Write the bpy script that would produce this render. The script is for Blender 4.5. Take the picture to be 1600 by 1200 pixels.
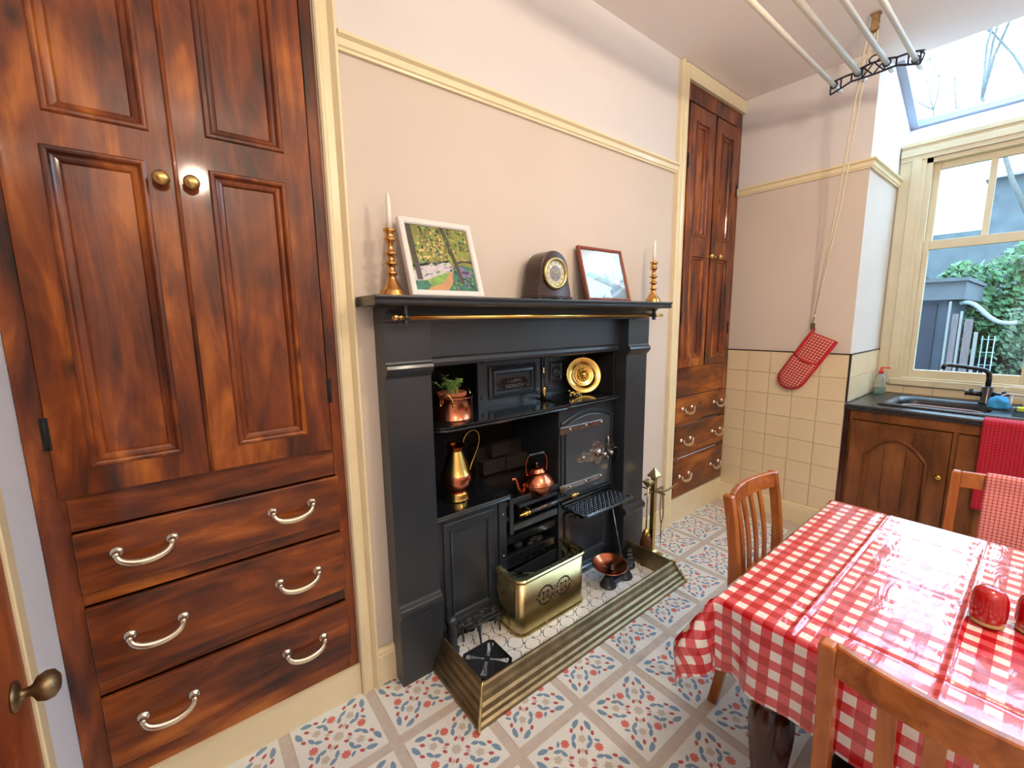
import bpy, bmesh, math, random
from mathutils import Vector, Matrix
PI = math.pi
rnd = random.Random(7)
S = bpy.context.scene
for _o in list(bpy.data.objects):
    bpy.data.objects.remove(_o)
COL = S.collection

# ------------------------------------------------------------------ camera
F_PX = 663.898
yaw, pitch, roll = 0.6661, -0.1496, -0.0135
fw = Vector((math.sin(yaw)*math.cos(pitch), math.cos(yaw)*math.cos(pitch), math.sin(pitch)))
r0 = Vector((math.cos(yaw), -math.sin(yaw), 0)); u0 = r0.cross(fw)
rt = r0*math.cos(roll) + u0*math.sin(roll); up = -r0*math.sin(roll) + u0*math.cos(roll)
cam = bpy.data.cameras.new('camera'); cam.sensor_width = 36; cam.lens = F_PX/1600*36
cam.clip_start = 0.02; cam.clip_end = 200
co = bpy.data.objects.new('camera', cam); COL.objects.link(co)
mw = Matrix((rt, up, -fw)).transposed().to_4x4(); mw.translation = Vector((0, -1.5968, 1.5))
co.matrix_world = mw
S.camera = co

# ------------------------------------------------------------------ world, lights, exposure
W = bpy.data.worlds.new('overcast_sky'); S.world = W; W.use_nodes = True
bg = W.node_tree.nodes['Background']
bg.inputs[0].default_value = (0.51, 0.745, 1.0, 1); bg.inputs[1].default_value = 7.8
S.view_settings.view_transform = 'Standard'; S.view_settings.look = 'None'
S.view_settings.gamma = 1; S.view_settings.use_curve_mapping = False
S.view_settings.exposure = 0.56

def light(name, kind, loc, energy, color, **k):
    l = bpy.data.lights.new(name, kind); l.energy = energy; l.color = color
    for a, b in k.items(): setattr(l, a, b)
    o = bpy.data.objects.new(name, l); COL.objects.link(o); o.location = loc
    return o
light('ceiling_bulb', 'POINT', (1.62, -1.85, 2.62), 38, (1.0, 0.83, 0.63), shadow_soft_size=0.08)
light('added_fill_light', 'POINT', (0.25, -2.75, 2.62), 29, (1.0, 0.85, 0.67), shadow_soft_size=0.08)  # added fill to even out the left cupboards, no known fixture
def portal(name, loc, rot, sx, sy):
    o = light(name, 'AREA', loc, 1, (1, 1, 1), shape='RECTANGLE', size=sx, size_y=sy)
    o.rotation_euler = rot; o.data.cycles.is_portal = True
portal('skylight_portal', (4.02, -2.05, 2.98), (0, PI-0.42, 0), 0.66, 2.5)
portal('window_portal', (4.21, -2.0, 1.75), (0, PI/2, 0), 1.5, 2.3)

# ------------------------------------------------------------------ materials
MATS = {}
def srgb(r, g, b):
    f = lambda c: (c/255/12.92) if c/255 <= 0.04045 else ((c/255+0.055)/1.055)**2.4
    return (f(r), f(g), f(b), 1)
def newmat(name):
    m = bpy.data.materials.new(name); m.use_nodes = True; MATS[name] = m
    nt = m.node_tree; b = nt.nodes['Principled BSDF']
    return m, nt, b
def node(nt, t, **k):
    n = nt.nodes.new(t)
    for a, v in k.items():
        if a.startswith('i_'): n.inputs[a[2:].replace('_', ' ')].default_value = v
        else: setattr(n, a, v)
    return n
def ramp(nt, stops):
    n = nt.nodes.new('ShaderNodeValToRGB'); e = n.color_ramp.elements
    e[0].position, e[0].color = stops[0]; e[1].position, e[1].color = stops[-1]
    for p, c in stops[1:-1]:
        x = e.new(p); x.color = c
    return n
def mix(nt, a, b, fac, blend='MIX'):
    n = nt.nodes.new('ShaderNodeMix'); n.data_type = 'RGBA'; n.blend_type = blend
    for sock, v in ((n.inputs[6], a), (n.inputs[7], b), (n.inputs[0], fac)):
        if hasattr(v, 'links'): nt.links.new(v, sock)
        else: sock.default_value = v
    return n.outputs[2]
def mat(name, col, rough=.5, metal=0, coat=0, var=0, vs=6, bump=0, bs=60, spec=.5, trans=0, emit=0, alpha=1, stretch=(1, 1, 1)):
    m, nt, b = newmat(name)
    b.inputs['Base Color'].default_value = col; b.inputs['Roughness'].default_value = rough
    b.inputs['Metallic'].default_value = metal; b.inputs['Coat Weight'].default_value = coat
    b.inputs['Coat Roughness'].default_value = 0.12
    b.inputs['Specular IOR Level'].default_value = spec; b.inputs['Transmission Weight'].default_value = trans
    b.inputs['Alpha'].default_value = alpha
    tc = node(nt, 'ShaderNodeTexCoord')
    mp = node(nt, 'ShaderNodeMapping'); mp.inputs['Scale'].default_value = stretch
    nt.links.new(tc.outputs['Object'], mp.inputs[0])
    if var:
        n = node(nt, 'ShaderNodeTexNoise', i_Scale=vs, i_Detail=5.0, i_Roughness=.6)
        nt.links.new(mp.outputs[0], n.inputs['Vector'])
        lo = tuple(c*(1-var) for c in col[:3])+(1,); hi = tuple(min(1, c*(1+var)) for c in col[:3])+(1,)
        r = ramp(nt, [(.3, lo), (.7, hi)]); nt.links.new(n.outputs[0], r.inputs[0])
        nt.links.new(r.outputs[0], b.inputs['Base Color'])
        rr = node(nt, 'ShaderNodeMapRange'); rr.inputs['To Min'].default_value = rough*.8; rr.inputs['To Max'].default_value = min(1, rough*1.25)
        nt.links.new(n.outputs[0], rr.inputs[0]); nt.links.new(rr.outputs[0], b.inputs['Roughness'])
    if bump:
        n2 = node(nt, 'ShaderNodeTexNoise', i_Scale=bs, i_Detail=3.0)
        nt.links.new(mp.outputs[0], n2.inputs['Vector'])
        bp = node(nt, 'ShaderNodeBump', i_Strength=bump, i_Distance=.004)
        nt.links.new(n2.outputs[0], bp.inputs['Height']); nt.links.new(bp.outputs[0], b.inputs['Normal'])
    if emit:
        b.inputs['Emission Color'].default_value = col; b.inputs['Emission Strength'].default_value = emit
    return m
def wood(name, cols, axis, rough=.42, coat=.6, knots=True, sc=1.0, blotch=.55):
    """stained timber, grain running along the axis 0, 1 or 2"""
    m, nt, b = newmat(name)
    tc = node(nt, 'ShaderNodeTexCoord'); oi = node(nt, 'ShaderNodeObjectInfo')
    off = node(nt, 'ShaderNodeVectorMath', operation='SCALE'); off.inputs[0].default_value = (7, 11, 5)
    nt.links.new(oi.outputs['Random'], off.inputs['Scale'])
    ad = node(nt, 'ShaderNodeVectorMath', operation='ADD')
    nt.links.new(tc.outputs['Object'], ad.inputs[0]); nt.links.new(off.outputs[0], ad.inputs[1])
    mp = node(nt, 'ShaderNodeMapping'); s = [9*sc]*3; s[axis] = 1.3*sc; mp.inputs['Scale'].default_value = s
    nt.links.new(ad.outputs[0], mp.inputs[0])
    n1 = node(nt, 'ShaderNodeTexNoise', i_Scale=1.6, i_Detail=8.0, i_Roughness=.62, i_Distortion=.9)
    nt.links.new(mp.outputs[0], n1.inputs['Vector'])
    mp2 = node(nt, 'ShaderNodeMapping'); s = [3.2*sc]*3; s[axis] = 1.5*sc; mp2.inputs['Scale'].default_value = s
    nt.links.new(ad.outputs[0], mp2.inputs[0])
    n2 = node(nt, 'ShaderNodeTexNoise', i_Scale=1.7, i_Detail=4.0, i_Distortion=.5)
    nt.links.new(mp2.outputs[0], n2.inputs['Vector'])
    ma = node(nt, 'ShaderNodeMath', operation='MULTIPLY'); nt.links.new(n2.outputs[0], ma.inputs[0]); ma.inputs[1].default_value = blotch
    mb = node(nt, 'ShaderNodeMath', operation='MULTIPLY'); nt.links.new(n1.outputs[0], mb.inputs[0]); mb.inputs[1].default_value = 1-blotch
    mc = node(nt, 'ShaderNodeMath', operation='ADD'); nt.links.new(ma.outputs[0], mc.inputs[0]); nt.links.new(mb.outputs[0], mc.inputs[1])
    k = len(cols); r = ramp(nt, [(.365+.27*i/(k-1), c) for i, c in enumerate(cols)])
    nt.links.new(mc.outputs[0], r.inputs[0]); out = r.outputs[0]
    if knots:
        v = node(nt, 'ShaderNodeTexVoronoi', i_Scale=1.0)
        mp3 = node(nt, 'ShaderNodeMapping'); s = [6.0]*3; s[axis] = 3.2; mp3.inputs['Scale'].default_value = s
        nt.links.new(ad.outputs[0], mp3.inputs[0]); nt.links.new(mp3.outputs[0], v.inputs['Vector'])
        kr = ramp(nt, [(.03, (1, 1, 1, 1)), (.13, (0, 0, 0, 1))]); nt.links.new(v.outputs['Distance'], kr.inputs[0])
        km = node(nt, 'ShaderNodeMath', operation='MULTIPLY'); nt.links.new(kr.outputs[0], km.inputs[0]); km.inputs[1].default_value = .75
        out = mix(nt, out, tuple(c*.25 for c in cols[0][:3])+(1,), km.outputs[0])
    nt.links.new(out, b.inputs['Base Color'])
    b.inputs['Roughness'].default_value = rough; b.inputs['Coat Weight'].default_value = coat; b.inputs['Coat Roughness'].default_value = .08; b.inputs['Specular IOR Level'].default_value = .3
    mp4 = node(nt, 'ShaderNodeMapping'); s = [120.0]*3; s[axis] = 6.0; mp4.inputs['Scale'].default_value = s
    nt.links.new(ad.outputs[0], mp4.inputs[0])
    n3 = node(nt, 'ShaderNodeTexNoise', i_Scale=1.0, i_Detail=2.0); nt.links.new(mp4.outputs[0], n3.inputs['Vector'])
    bp = node(nt, 'ShaderNodeBump', i_Strength=.25, i_Distance=.002)
    nt.links.new(n3.outputs[0], bp.inputs['Height']); nt.links.new(bp.outputs[0], b.inputs['Normal'])
    return m
def check(name, P, c0, c1, c2, duty=.5, rough=.3, coat=0, bump=0, spec=.5, lines=False):
    """woven check from UV metres: c0 ground, c1 single stripe, c2 crossing"""
    m, nt, b = newmat(name)
    uv = node(nt, 'ShaderNodeUVMap'); sp = node(nt, 'ShaderNodeSeparateXYZ'); nt.links.new(uv.outputs[0], sp.inputs[0])
    outs = []
    for i in range(2):
        d = node(nt, 'ShaderNodeMath', operation='DIVIDE'); nt.links.new(sp.outputs[i], d.inputs[0]); d.inputs[1].default_value = P
        f = node(nt, 'ShaderNodeMath', operation='FRACT'); nt.links.new(d.outputs[0], f.inputs[0])
        l = node(nt, 'ShaderNodeMath', operation='LESS_THAN'); nt.links.new(f.outputs[0], l.inputs[0]); l.inputs[1].default_value = duty
        outs.append(l.outputs[0])
    a = mix(nt, c0, c1, outs[0])
    bb = mix(nt, c1, c2, outs[0])
    c = mix(nt, a, bb, outs[1])
    nt.links.new(c, b.inputs['Base Color'])
    b.inputs['Roughness'].default_value = rough; b.inputs['Coat Weight'].default_value = coat
    b.inputs['Coat Roughness'].default_value = .08; b.inputs['Specular IOR Level'].default_value = spec
    if bump:
        tc = node(nt, 'ShaderNodeTexCoord')
        mp = node(nt, 'ShaderNodeMapping'); mp.inputs['Scale'].default_value = (1, 3.2, 1); nt.links.new(tc.outputs['Object'], mp.inputs[0])
        n2 = node(nt, 'ShaderNodeTexNoise', i_Scale=7.0, i_Detail=3.0, i_Distortion=.8); nt.links.new(mp.outputs[0], n2.inputs['Vector'])
        bp = node(nt, 'ShaderNodeBump', i_Strength=bump, i_Distance=.01)
        nt.links.new(n2.outputs[0], bp.inputs['Height']); nt.links.new(bp.outputs[0], b.inputs['Normal'])
        nt.links.new(bp.outputs[0], b.inputs['Coat Normal'])
    return m

RW = [srgb(40, 17, 6), srgb(92, 38, 10), srgb(130, 62, 15), srgb(176, 100, 30)]
wood_v = wood('stained_pine_upright', RW, 2)
wood_h = wood('stained_pine_level', RW, 0)
OW = [srgb(74, 42, 20), srgb(114, 68, 34), srgb(140, 88, 46)]
oak_v = wood('brown_oak_upright', OW, 2, rough=.4, coat=.15, knots=False)
CW = [srgb(126, 66, 28), srgb(168, 96, 44), srgb(190, 116, 58)]
chair_wood = wood('orange_beech', CW, 2, rough=.32, coat=.3, knots=False, blotch=.3)
chair_wood_h = wood('orange_beech_level', CW, 0, rough=.32, coat=.3, knots=False, blotch=.3)
dark_mahog = wood('dark_mahogany', [srgb(30, 8, 5), srgb(60, 18, 11), srgb(84, 28, 17)], 2, rough=.25, coat=.5, knots=False)
door_wood = wood('hall_door_pine', [srgb(96, 38, 18), srgb(140, 66, 34), srgb(168, 88, 48)], 2, rough=.4, coat=.1)
frame_wood = wood('red_brown_frame', [srgb(104, 48, 34), srgb(140, 72, 54), srgb(160, 88, 66)], 2, rough=.35, coat=.3, knots=False)
clock_wood = wood('clock_walnut', [srgb(38, 22, 16), srgb(62, 38, 28), srgb(78, 48, 34)], 0, rough=.3, coat=.5, knots=False)
cream = mat('cream_gloss_paint', srgb(232, 218, 180), .32, coat=.2, var=.04, vs=5, bump=.06, bs=20)
cream2 = mat('cream_window_paint', srgb(212, 202, 172), .4, coat=.1, var=.06, vs=6, bump=.05, bs=20)
iron = mat('black_leaded_iron', srgb(37, 43, 50), .36, coat=.25, var=.12, vs=7, bump=.10, bs=90, spec=.6)
iron_gloss = mat('polished_black_iron', srgb(22, 25, 29), .16, coat=.6, var=.1, vs=9, bump=.08, bs=40, spec=.6)
iron_dark = mat('sooty_iron', srgb(20, 20, 21), .7, var=.3, vs=12, bump=.3, bs=60)
soot = mat('soot_black_lining', srgb(9, 9, 10), .9, var=.3, vs=8)
brick_m = mat('scorched_firebrick', srgb(30, 22, 16), .9, var=.45, vs=10, bump=.4, bs=40)
brass = mat('worn_brass', srgb(216, 188, 118), .26, 1, var=.14, vs=9, bump=.05, bs=30)
brass_old = mat('aged_brass', srgb(140, 124, 96), .42, 1, var=.28, vs=14, bump=.12, bs=40, stretch=(1, 1, 1))
brass_b = mat('bright_brass', srgb(218, 182, 104), .18, 1, var=.08, vs=10)
brass_p = mat('pale_brass', srgb(206, 188, 134), .26, 1, var=.12, vs=8, bump=.08, bs=12)
copper = mat('polished_copper', srgb(206, 124, 92), .2, 1, var=.12, vs=8, bump=.03, bs=30)
copper_d = mat('dark_copper', srgb(150, 72, 46), .3, 1, var=.2, vs=8)
steel = mat('satin_steel', srgb(178, 172, 166), .26, 1, var=.1, vs=12)
silver = mat('silver_handle_metal', srgb(226, 216, 196), .16, 1, var=.06, vs=20)
candle_m = mat('white_candle_wax', srgb(240, 236, 226), .45, var=.03)
white_p = mat('white_frame_paint', srgb(226, 224, 222), .5, var=.03, bump=.05)
white_rod = mat('white_painted_rod', srgb(228, 222, 208), .4, var=.05)
rope_m = mat('cream_cotton_rope', srgb(214, 200, 172), .85, var=.12, vs=60, bump=.4, bs=200)
black_p = mat('black_worktop', srgb(34, 35, 38), .28, coat=.2, var=.15, vs=60, bump=.05, bs=120)
sink_m = mat('black_composite', srgb(26, 27, 30), .32, var=.2, vs=120, bump=.1, bs=200)
tap_m = mat('black_tap_finish', srgb(20, 22, 28), .25, coat=.3)
glassm = mat('clear_window_glass', (1, 1, 1, 1), .0, trans=1, spec=.5)
def thin_glass(name, tint=(1, 1, 1, 1), refl=.5):
    m = bpy.data.materials.new(name); m.use_nodes = True; nt = m.node_tree
    for n in list(nt.nodes): nt.nodes.remove(n)
    o = node(nt, 'ShaderNodeOutputMaterial'); t = node(nt, 'ShaderNodeBsdfTransparent'); t.inputs[0].default_value = tint
    g = node(nt, 'ShaderNodeBsdfGlossy'); g.inputs['Roughness'].default_value = .02
    lw = node(nt, 'ShaderNodeLayerWeight'); pw = node(nt, 'ShaderNodeMath', operation='POWER'); nt.links.new(lw.outputs['Facing'], pw.inputs[0]); pw.inputs[1].default_value = 5.0
    fr = node(nt, 'ShaderNodeMath', operation='MULTIPLY_ADD'); nt.links.new(pw.outputs[0], fr.inputs[0]); fr.inputs[1].default_value = .8; fr.inputs[2].default_value = .04
    mx = node(nt, 'ShaderNodeMixShader'); nt.links.new(fr.outputs[0], mx.inputs[0])
    nt.links.new(t.outputs[0], mx.inputs[1]); nt.links.new(g.outputs[0], mx.inputs[2]); nt.links.new(mx.outputs[0], o.inputs[0])
    return m
pane_m = thin_glass('window_pane_glass', (.93, .97, .98, 1))
red_cer = mat('red_glazed_ceramic', srgb(176, 10, 14), .12, coat=.8)
terra = mat('terracotta', srgb(168, 92, 62), .75, var=.12, vs=20, bump=.1)
leaf_m = mat('herb_leaf', srgb(150, 190, 100), .5, var=.2, vs=30)
soil_m = mat('potting_soil', srgb(44, 30, 20), .95, var=.4, vs=60, bump=.6, bs=120)
ivy_m = mat('ivy_leaf', srgb(66, 104, 60), .5, var=.35, vs=8)
bark_m = mat('bare_bark', srgb(84, 84, 78), .9, var=.3, vs=20)
shed_m = mat('slate_blue_shed', srgb(50, 56, 66), .6, var=.15, vs=6)
shed_r = mat('grey_felt_roof', srgb(76, 80, 82), .8, var=.2, vs=8)
plank_m = mat('weathered_plank', srgb(98, 86, 84), .8, var=.25, vs=12, stretch=(6, 6, 1))
stone_m = mat('blue_grey_stone', srgb(76, 84, 86), .9, var=.25, vs=3, bump=.3, bs=20)
ground_m = mat('garden_soil_grass', srgb(58, 64, 44), .95, var=.4, vs=4)
plaster = mat('ceiling_paint', srgb(238, 230, 226), .9, var=.02, vs=1.5, bump=.05, bs=30)
wall_cool = mat('side_wall_paint', srgb(222, 226, 236), .6, var=.02, vs=2, bump=.04, bs=40)
tile_w = mat('cream_glazed_wall_tile', srgb(226, 208, 172), .14, coat=.3, var=.035, vs=2, bump=.04, bs=10)
grout_w = mat('wall_tile_grout', srgb(196, 176, 138), .8)
black_trim = mat('black_tile_trim', srgb(40, 36, 34), .4)
floor_t = mat('vinyl_tile_white', srgb(228, 230, 226), .36, coat=.1, var=.03, vs=30, bump=.03, bs=60)
floor_g = mat('vinyl_taupe_band', srgb(198, 188, 178), .4, coat=.1, var=.08, vs=50)
floor_r = mat('vinyl_print_red', srgb(214, 118, 110), .38, coat=.1)
floor_rd = mat('vinyl_print_bud', srgb(182, 92, 96), .38, coat=.1)
floor_b = mat('vinyl_print_blue', srgb(122, 152, 180), .38, coat=.1)
floor_s = mat('vinyl_print_grey', srgb(200, 192, 180), .38, coat=.1)
hearth_t = mat('hearth_tile_white', srgb(228, 228, 226), .3, coat=.2, var=.04, vs=40, bump=.05, bs=60)
hearth_g = mat('hearth_dark_grout', srgb(40, 34, 28), .9)
red_cloth = mat('oven_glove_binding', srgb(176, 20, 36), .8, var=.1, vs=50)
blue_cloth = mat('blue_dishcloth', srgb(60, 160, 226), .85, var=.2, vs=20, bump=.3)
seat_m = mat('black_seat_pad', srgb(20, 20, 20), .5, var=.1)
green_l = mat('washing_up_liquid', srgb(120, 190, 160), .08, trans=.85)
clear_pl = mat('clear_bottle_plastic', srgb(226, 236, 236), .1, trans=.85)
red_pl = mat('red_bottle_cap', srgb(214, 50, 44), .35)
brown_br = mat('brush_bristle', srgb(96, 54, 26), .8, var=.3, vs=60)
glove_ck = check('red_white_small_check', .0185, srgb(226, 178, 156), srgb(196, 84, 80), srgb(160, 24, 40), rough=.85)
ging = check('red_gingham_oilcloth', .0485, srgb(228, 224, 220), srgb(206, 74, 84), srgb(178, 10, 22), rough=.2, coat=1.0, bump=.22, spec=.6)
tea_pk = check('pink_check_tea_towel', .0125, srgb(226, 150, 144), srgb(206, 108, 108), srgb(132, 44, 50), duty=.3, rough=.9)
tea_rd = check('crimson_check_tea_towel', .0145, srgb(188, 30, 52), srgb(168, 22, 44), srgb(112, 10, 28), duty=.3, rough=.9)

def wallpaper(name, low, high, zb):
    m, nt, b = newmat(name)
    g = node(nt, 'ShaderNodeNewGeometry'); sp = node(nt, 'ShaderNodeSeparateXYZ'); nt.links.new(g.outputs['Position'], sp.inputs[0])
    gt = node(nt, 'ShaderNodeMath', operation='GREATER_THAN'); nt.links.new(sp.outputs[2], gt.inputs[0]); gt.inputs[1].default_value = zb
    n = node(nt, 'ShaderNodeTexNoise', i_Scale=1.3, i_Detail=3.0); nt.links.new(g.outputs['Position'], n.inputs['Vector'])
    c = mix(nt, low, high, gt.outputs[0])
    r = ramp(nt, [(.3, (.94, .94, .94, 1)), (.7, (1, 1, 1, 1))]); nt.links.new(n.outputs[0], r.inputs[0])
    c = mix(nt, c, r.outputs[0], 1.0, 'MULTIPLY')
    nt.links.new(c, b.inputs['Base Color']); b.inputs['Roughness'].default_value = .75
    n2 = node(nt, 'ShaderNodeTexNoise', i_Scale=90.0, i_Detail=4.0); nt.links.new(g.outputs['Position'], n2.inputs['Vector'])
    n3 = node(nt, 'ShaderNodeTexNoise', i_Scale=4.0, i_Detail=2.0); nt.links.new(g.outputs['Position'], n3.inputs['Vector'])
    ad = node(nt, 'ShaderNodeMath', operation='MULTIPLY_ADD'); nt.links.new(n3.outputs[0], ad.inputs[0]); ad.inputs[1].default_value = 3.0; nt.links.new(n2.outputs[0], ad.inputs[2])
    bp = node(nt, 'ShaderNodeBump', i_Strength=.12, i_Distance=.003); nt.links.new(ad.outputs[0], bp.inputs['Height']); nt.links.new(bp.outputs[0], b.inputs['Normal'])
    return m
paper = wallpaper('pale_pink_beige_wallpaper', srgb(214, 202, 190), srgb(224, 220, 220), 2.43)

# ------------------------------------------------------------------ mesh helpers
class MB:
    def __init__(s): s.v = []; s.f = []; s.m = []; s.s = []; s.uv = None
    def add(s, vs, fs, m=0, sm=False):
        o = len(s.v); s.v += [Vector(p) for p in vs]
        for f in fs: s.f.append([i+o for i in f]); s.m.append(m); s.s.append(sm)
        return s
    def box(s, x0, x1, y0, y1, z0, z1, m=0, fr=None):
        v = [(x, y, z) for x in (x0, x1) for y in (y0, y1) for z in (z0, z1)]
        if fr: v = [fr(*p) for p in v]
        return s.add(v, [(0, 1, 3, 2), (4, 6, 7, 5), (0, 4, 5, 1), (2, 3, 7, 6), (0, 2, 6, 4), (1, 5, 7, 3)], m)
    def loft(s, rings, m=0, sm=False, closed=True, cap0=False, cap1=False, loop=False):
        o = len(s.v); n = len(rings[0])
        for r in rings: s.v += [Vector(p) for p in r]
        R = len(rings)
        for i in range(R if loop else R-1):
            a = o+i*n; b = o+((i+1) % R)*n
            for j in range(n if closed else n-1):
                k = (j+1) % n; s.f.append([a+j, a+k, b+k, b+j]); s.m.append(m); s.s.append(sm)
        if cap0: s.f.append([o+j for j in range(n)][::-1]); s.m.append(m); s.s.append(False)
        if cap1: s.f.append([o+(R-1)*n+j for j in range(n)]); s.m.append(m); s.s.append(False)
        return s
    def lathe(s, prof, c=(0, 0, 0), n=28, m=0, axis=(0, 0, 1), sm=True, caps=True, a0=0, flute=None):
        ax = Vector(axis).normalized(); e1 = ax.orthogonal().normalized(); e2 = ax.cross(e1); c = Vector(c)
        rings = []
        for r, z in prof:
            ring = []
            for i in range(n):
                a = a0+2*PI*i/n; rr = r*(1+(flute*(1 if i % 2 else -1) if flute else 0))
                ring.append(c+ax*z+(e1*math.cos(a)+e2*math.sin(a))*max(rr, 1e-4))
            rings.append(ring)
        return s.loft(rings, m, sm, True, caps, caps)
    def cyl(s, p0, p1, r0, r1=None, n=16, m=0, sm=True):
        p0 = Vector(p0); p1 = Vector(p1); L = (p1-p0).length
        return s.lathe([(r0, 0), (r0 if r1 is None else r1, L)], p0, n, m, p1-p0, sm)
    def tube(s, pts, r, n=10, m=0, sm=True, loop=False, flat=None):
        pts = [Vector(p) for p in pts]; N = len(pts); rings = []; prev = None
        rs = r if isinstance(r, (list, tuple)) else [r]*N
        for i, p in enumerate(pts):
            if loop: t = pts[(i+1) % N]-pts[i-1]
            else: t = pts[min(i+1, N-1)]-pts[max(i-1, 0)]
            t.normalize()
            if prev is None: e = t.orthogonal().normalized() if flat is None else (Vector(flat[0])-t*Vector(flat[0]).dot(t)).normalized()
            else: e = (prev-t*prev.dot(t)).normalized()
            prev = e; b = t.cross(e); k = flat[1] if flat else 1
            rings.append([p+(e*math.cos(2*PI*j/n)+b*math.sin(2*PI*j/n)*k)*rs[i] for j in range(n)])
        return s.loft(rings, m, sm, True, not loop, not loop, loop)
    def sphere(s, c, r, n=16, m=0, sq=(1, 1, 1)):
        k = n//2; c = Vector(c); rings = []
        for i in range(1, k):
            a = PI*i/k; rings.append([c+Vector((sq[0]*r*math.sin(a)*math.cos(2*PI*j/n), sq[1]*r*math.sin(a)*math.sin(2*PI*j/n), -sq[2]*r*math.cos(a))) for j in range(n)])
        s.loft(rings, m, True); o = len(s.v); s.v += [c-Vector((0, 0, r*sq[2])), c+Vector((0, 0, r*sq[2]))]
        b0 = o-n*(k-1); b1 = o-n
        for j in range(n):
            q = (j+1) % n; s.f.append([o, b0+q, b0+j]); s.m.append(m); s.s.append(True)
            s.f.append([o+1, b1+j, b1+q]); s.m.append(m); s.s.append(True)
        return s
    def prism(s, poly, d0, d1, fr, m=0, sm=False):
        """polygon in (u, v), extruded from depth d0 to d1 by the frame fr(u, v, w)"""
        n = len(poly)
        vs = [fr(u, v, d0) for u, v in poly]+[fr(u, v, d1) for u, v in poly]
        s.add(vs, [list(range(n))[::-1], list(range(n, 2*n))], m)
        o = len(s.v)-2*n
        for j in range(n):
            k = (j+1) % n; s.f.append([o+j, o+k, o+n+k, o+n+j]); s.m.append(m); s.s.append(sm)
        return s
    def rings(s, u0, v0, u1, v1, prof, fr, m=0, cap=True):
        """nested rectangles: prof = (inset, depth)"""
        R = [[fr(u0+i, v0+i, d), fr(u1-i, v0+i, d), fr(u1-i, v1-i, d), fr(u0+i, v1-i, d)] for i, d in prof]
        return s.loft(R, m, False, True, False, cap)
    def sweep(s, path, prof, m=0, sm=False, cap=True):
        """path of (point, outward u dir, up v dir); prof (u, v)"""
        R = [[Vector(p)+Vector(a)*u+Vector(b)*v for u, v in prof] for p, a, b in path]
        return s.loft(R, m, sm, True, cap, cap)
WM = {}
def obj(name, mb, m, parent=None, bevel=0, seg=2, uv=None, recalc=True, kind=None, solid=0, sub=0, pivot=None):
    me = bpy.data.meshes.new(name)
    lo = Vector([min(v[i] for v in mb.v) for i in range(3)]); hi = Vector([max(v[i] for v in mb.v) for i in range(3)])
    c = (lo+hi)/2 if pivot is None else Vector(pivot)
    me.from_pydata([tuple(v-c) for v in mb.v], [], mb.f); 
    for x in (m if isinstance(m, (list, tuple)) else [m]): me.materials.append(x)
    for p, mi, sm in zip(me.polygons, mb.m, mb.s): p.material_index = mi; p.use_smooth = sm
    if uv is not None:
        l = me.uv_layers.new(name='UVMap')
        for lp in me.loops: l.data[lp.index].uv = uv[lp.vertex_index]
    if recalc:
        bm = bmesh.new(); bm.from_mesh(me); bmesh.ops.recalc_face_normals(bm, faces=bm.faces); bm.to_mesh(me); bm.free()
    o = bpy.data.objects.new(name, me); COL.objects.link(o); o.location = c; WM[o] = Matrix.Translation(c)
    if parent is not None:
        o.parent = parent; o.location = WM[parent].inverted() @ c if parent in WM else c
        if parent.rotation_euler.z:
            o.matrix_parent_inverse = WM[parent].inverted(); o.location = c
    if bevel:
        b = o.modifiers.new('bevel', 'BEVEL'); b.width = bevel; b.segments = seg; b.limit_method = 'ANGLE'; b.angle_limit = .6
    if solid:
        b = o.modifiers.new('solid', 'SOLIDIFY'); b.thickness = solid; b.offset = 0
    if sub:
        b = o.modifiers.new('sub', 'SUBSURF'); b.levels = sub; b.render_levels = sub
    if kind: o['kind'] = kind
    return o
def tag(o, label, cat, group=None):
    o['label'] = label; o['category'] = cat
    if group: o['group'] = group
    return o
def thing(name, label, cat, loc=(0, 0, 0), group=None, rz=0):
    o = bpy.data.objects.new(name, None); COL.objects.link(o); o.location = loc; o.rotation_euler.z = rz; o.empty_display_size = .05
    WM[o] = Matrix.Translation(Vector(loc)) @ Matrix.Rotation(rz, 4, 'Z'); return tag(o, label, cat, group)
def struct(name, mb, m, **k):
    return obj(name, mb, m, kind='structure', **k)
def piece(name, src, loc, parent):
    o = src.copy(); o.name = name; COL.objects.link(o)
    o.parent = parent; o.location = WM[parent].inverted() @ Vector(loc) if parent else Vector(loc); WM[o] = Matrix.Translation(Vector(loc)); return o
FB = lambda u, v, w: Vector((u, -w, v))                   # on the back wall, w towards the room
def fy(y0): return lambda u, v, w: Vector((u, y0-w, v))
def fx(x0): return lambda u, v, w: Vector((x0-w, u, v))   # on a wall facing -x, u = y
def fz(z0): return lambda u, v, w: Vector((u, v, z0+w))
def arc(cx, cy, r, a0, a1, n): return [(cx+r*math.cos(a0+(a1-a0)*i/n), cy+r*math.sin(a0+(a1-a0)*i/n)) for i in range(n+1)]
def bez(p0, p1, p2, p3, n):
    P = [Vector(p) for p in (p0, p1, p2, p3)]
    return [P[0]*(1-t)**3+P[1]*3*t*(1-t)**2+P[2]*3*t*t*(1-t)+P[3]*t**3 for t in [i/n for i in range(n+1)]]


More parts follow.
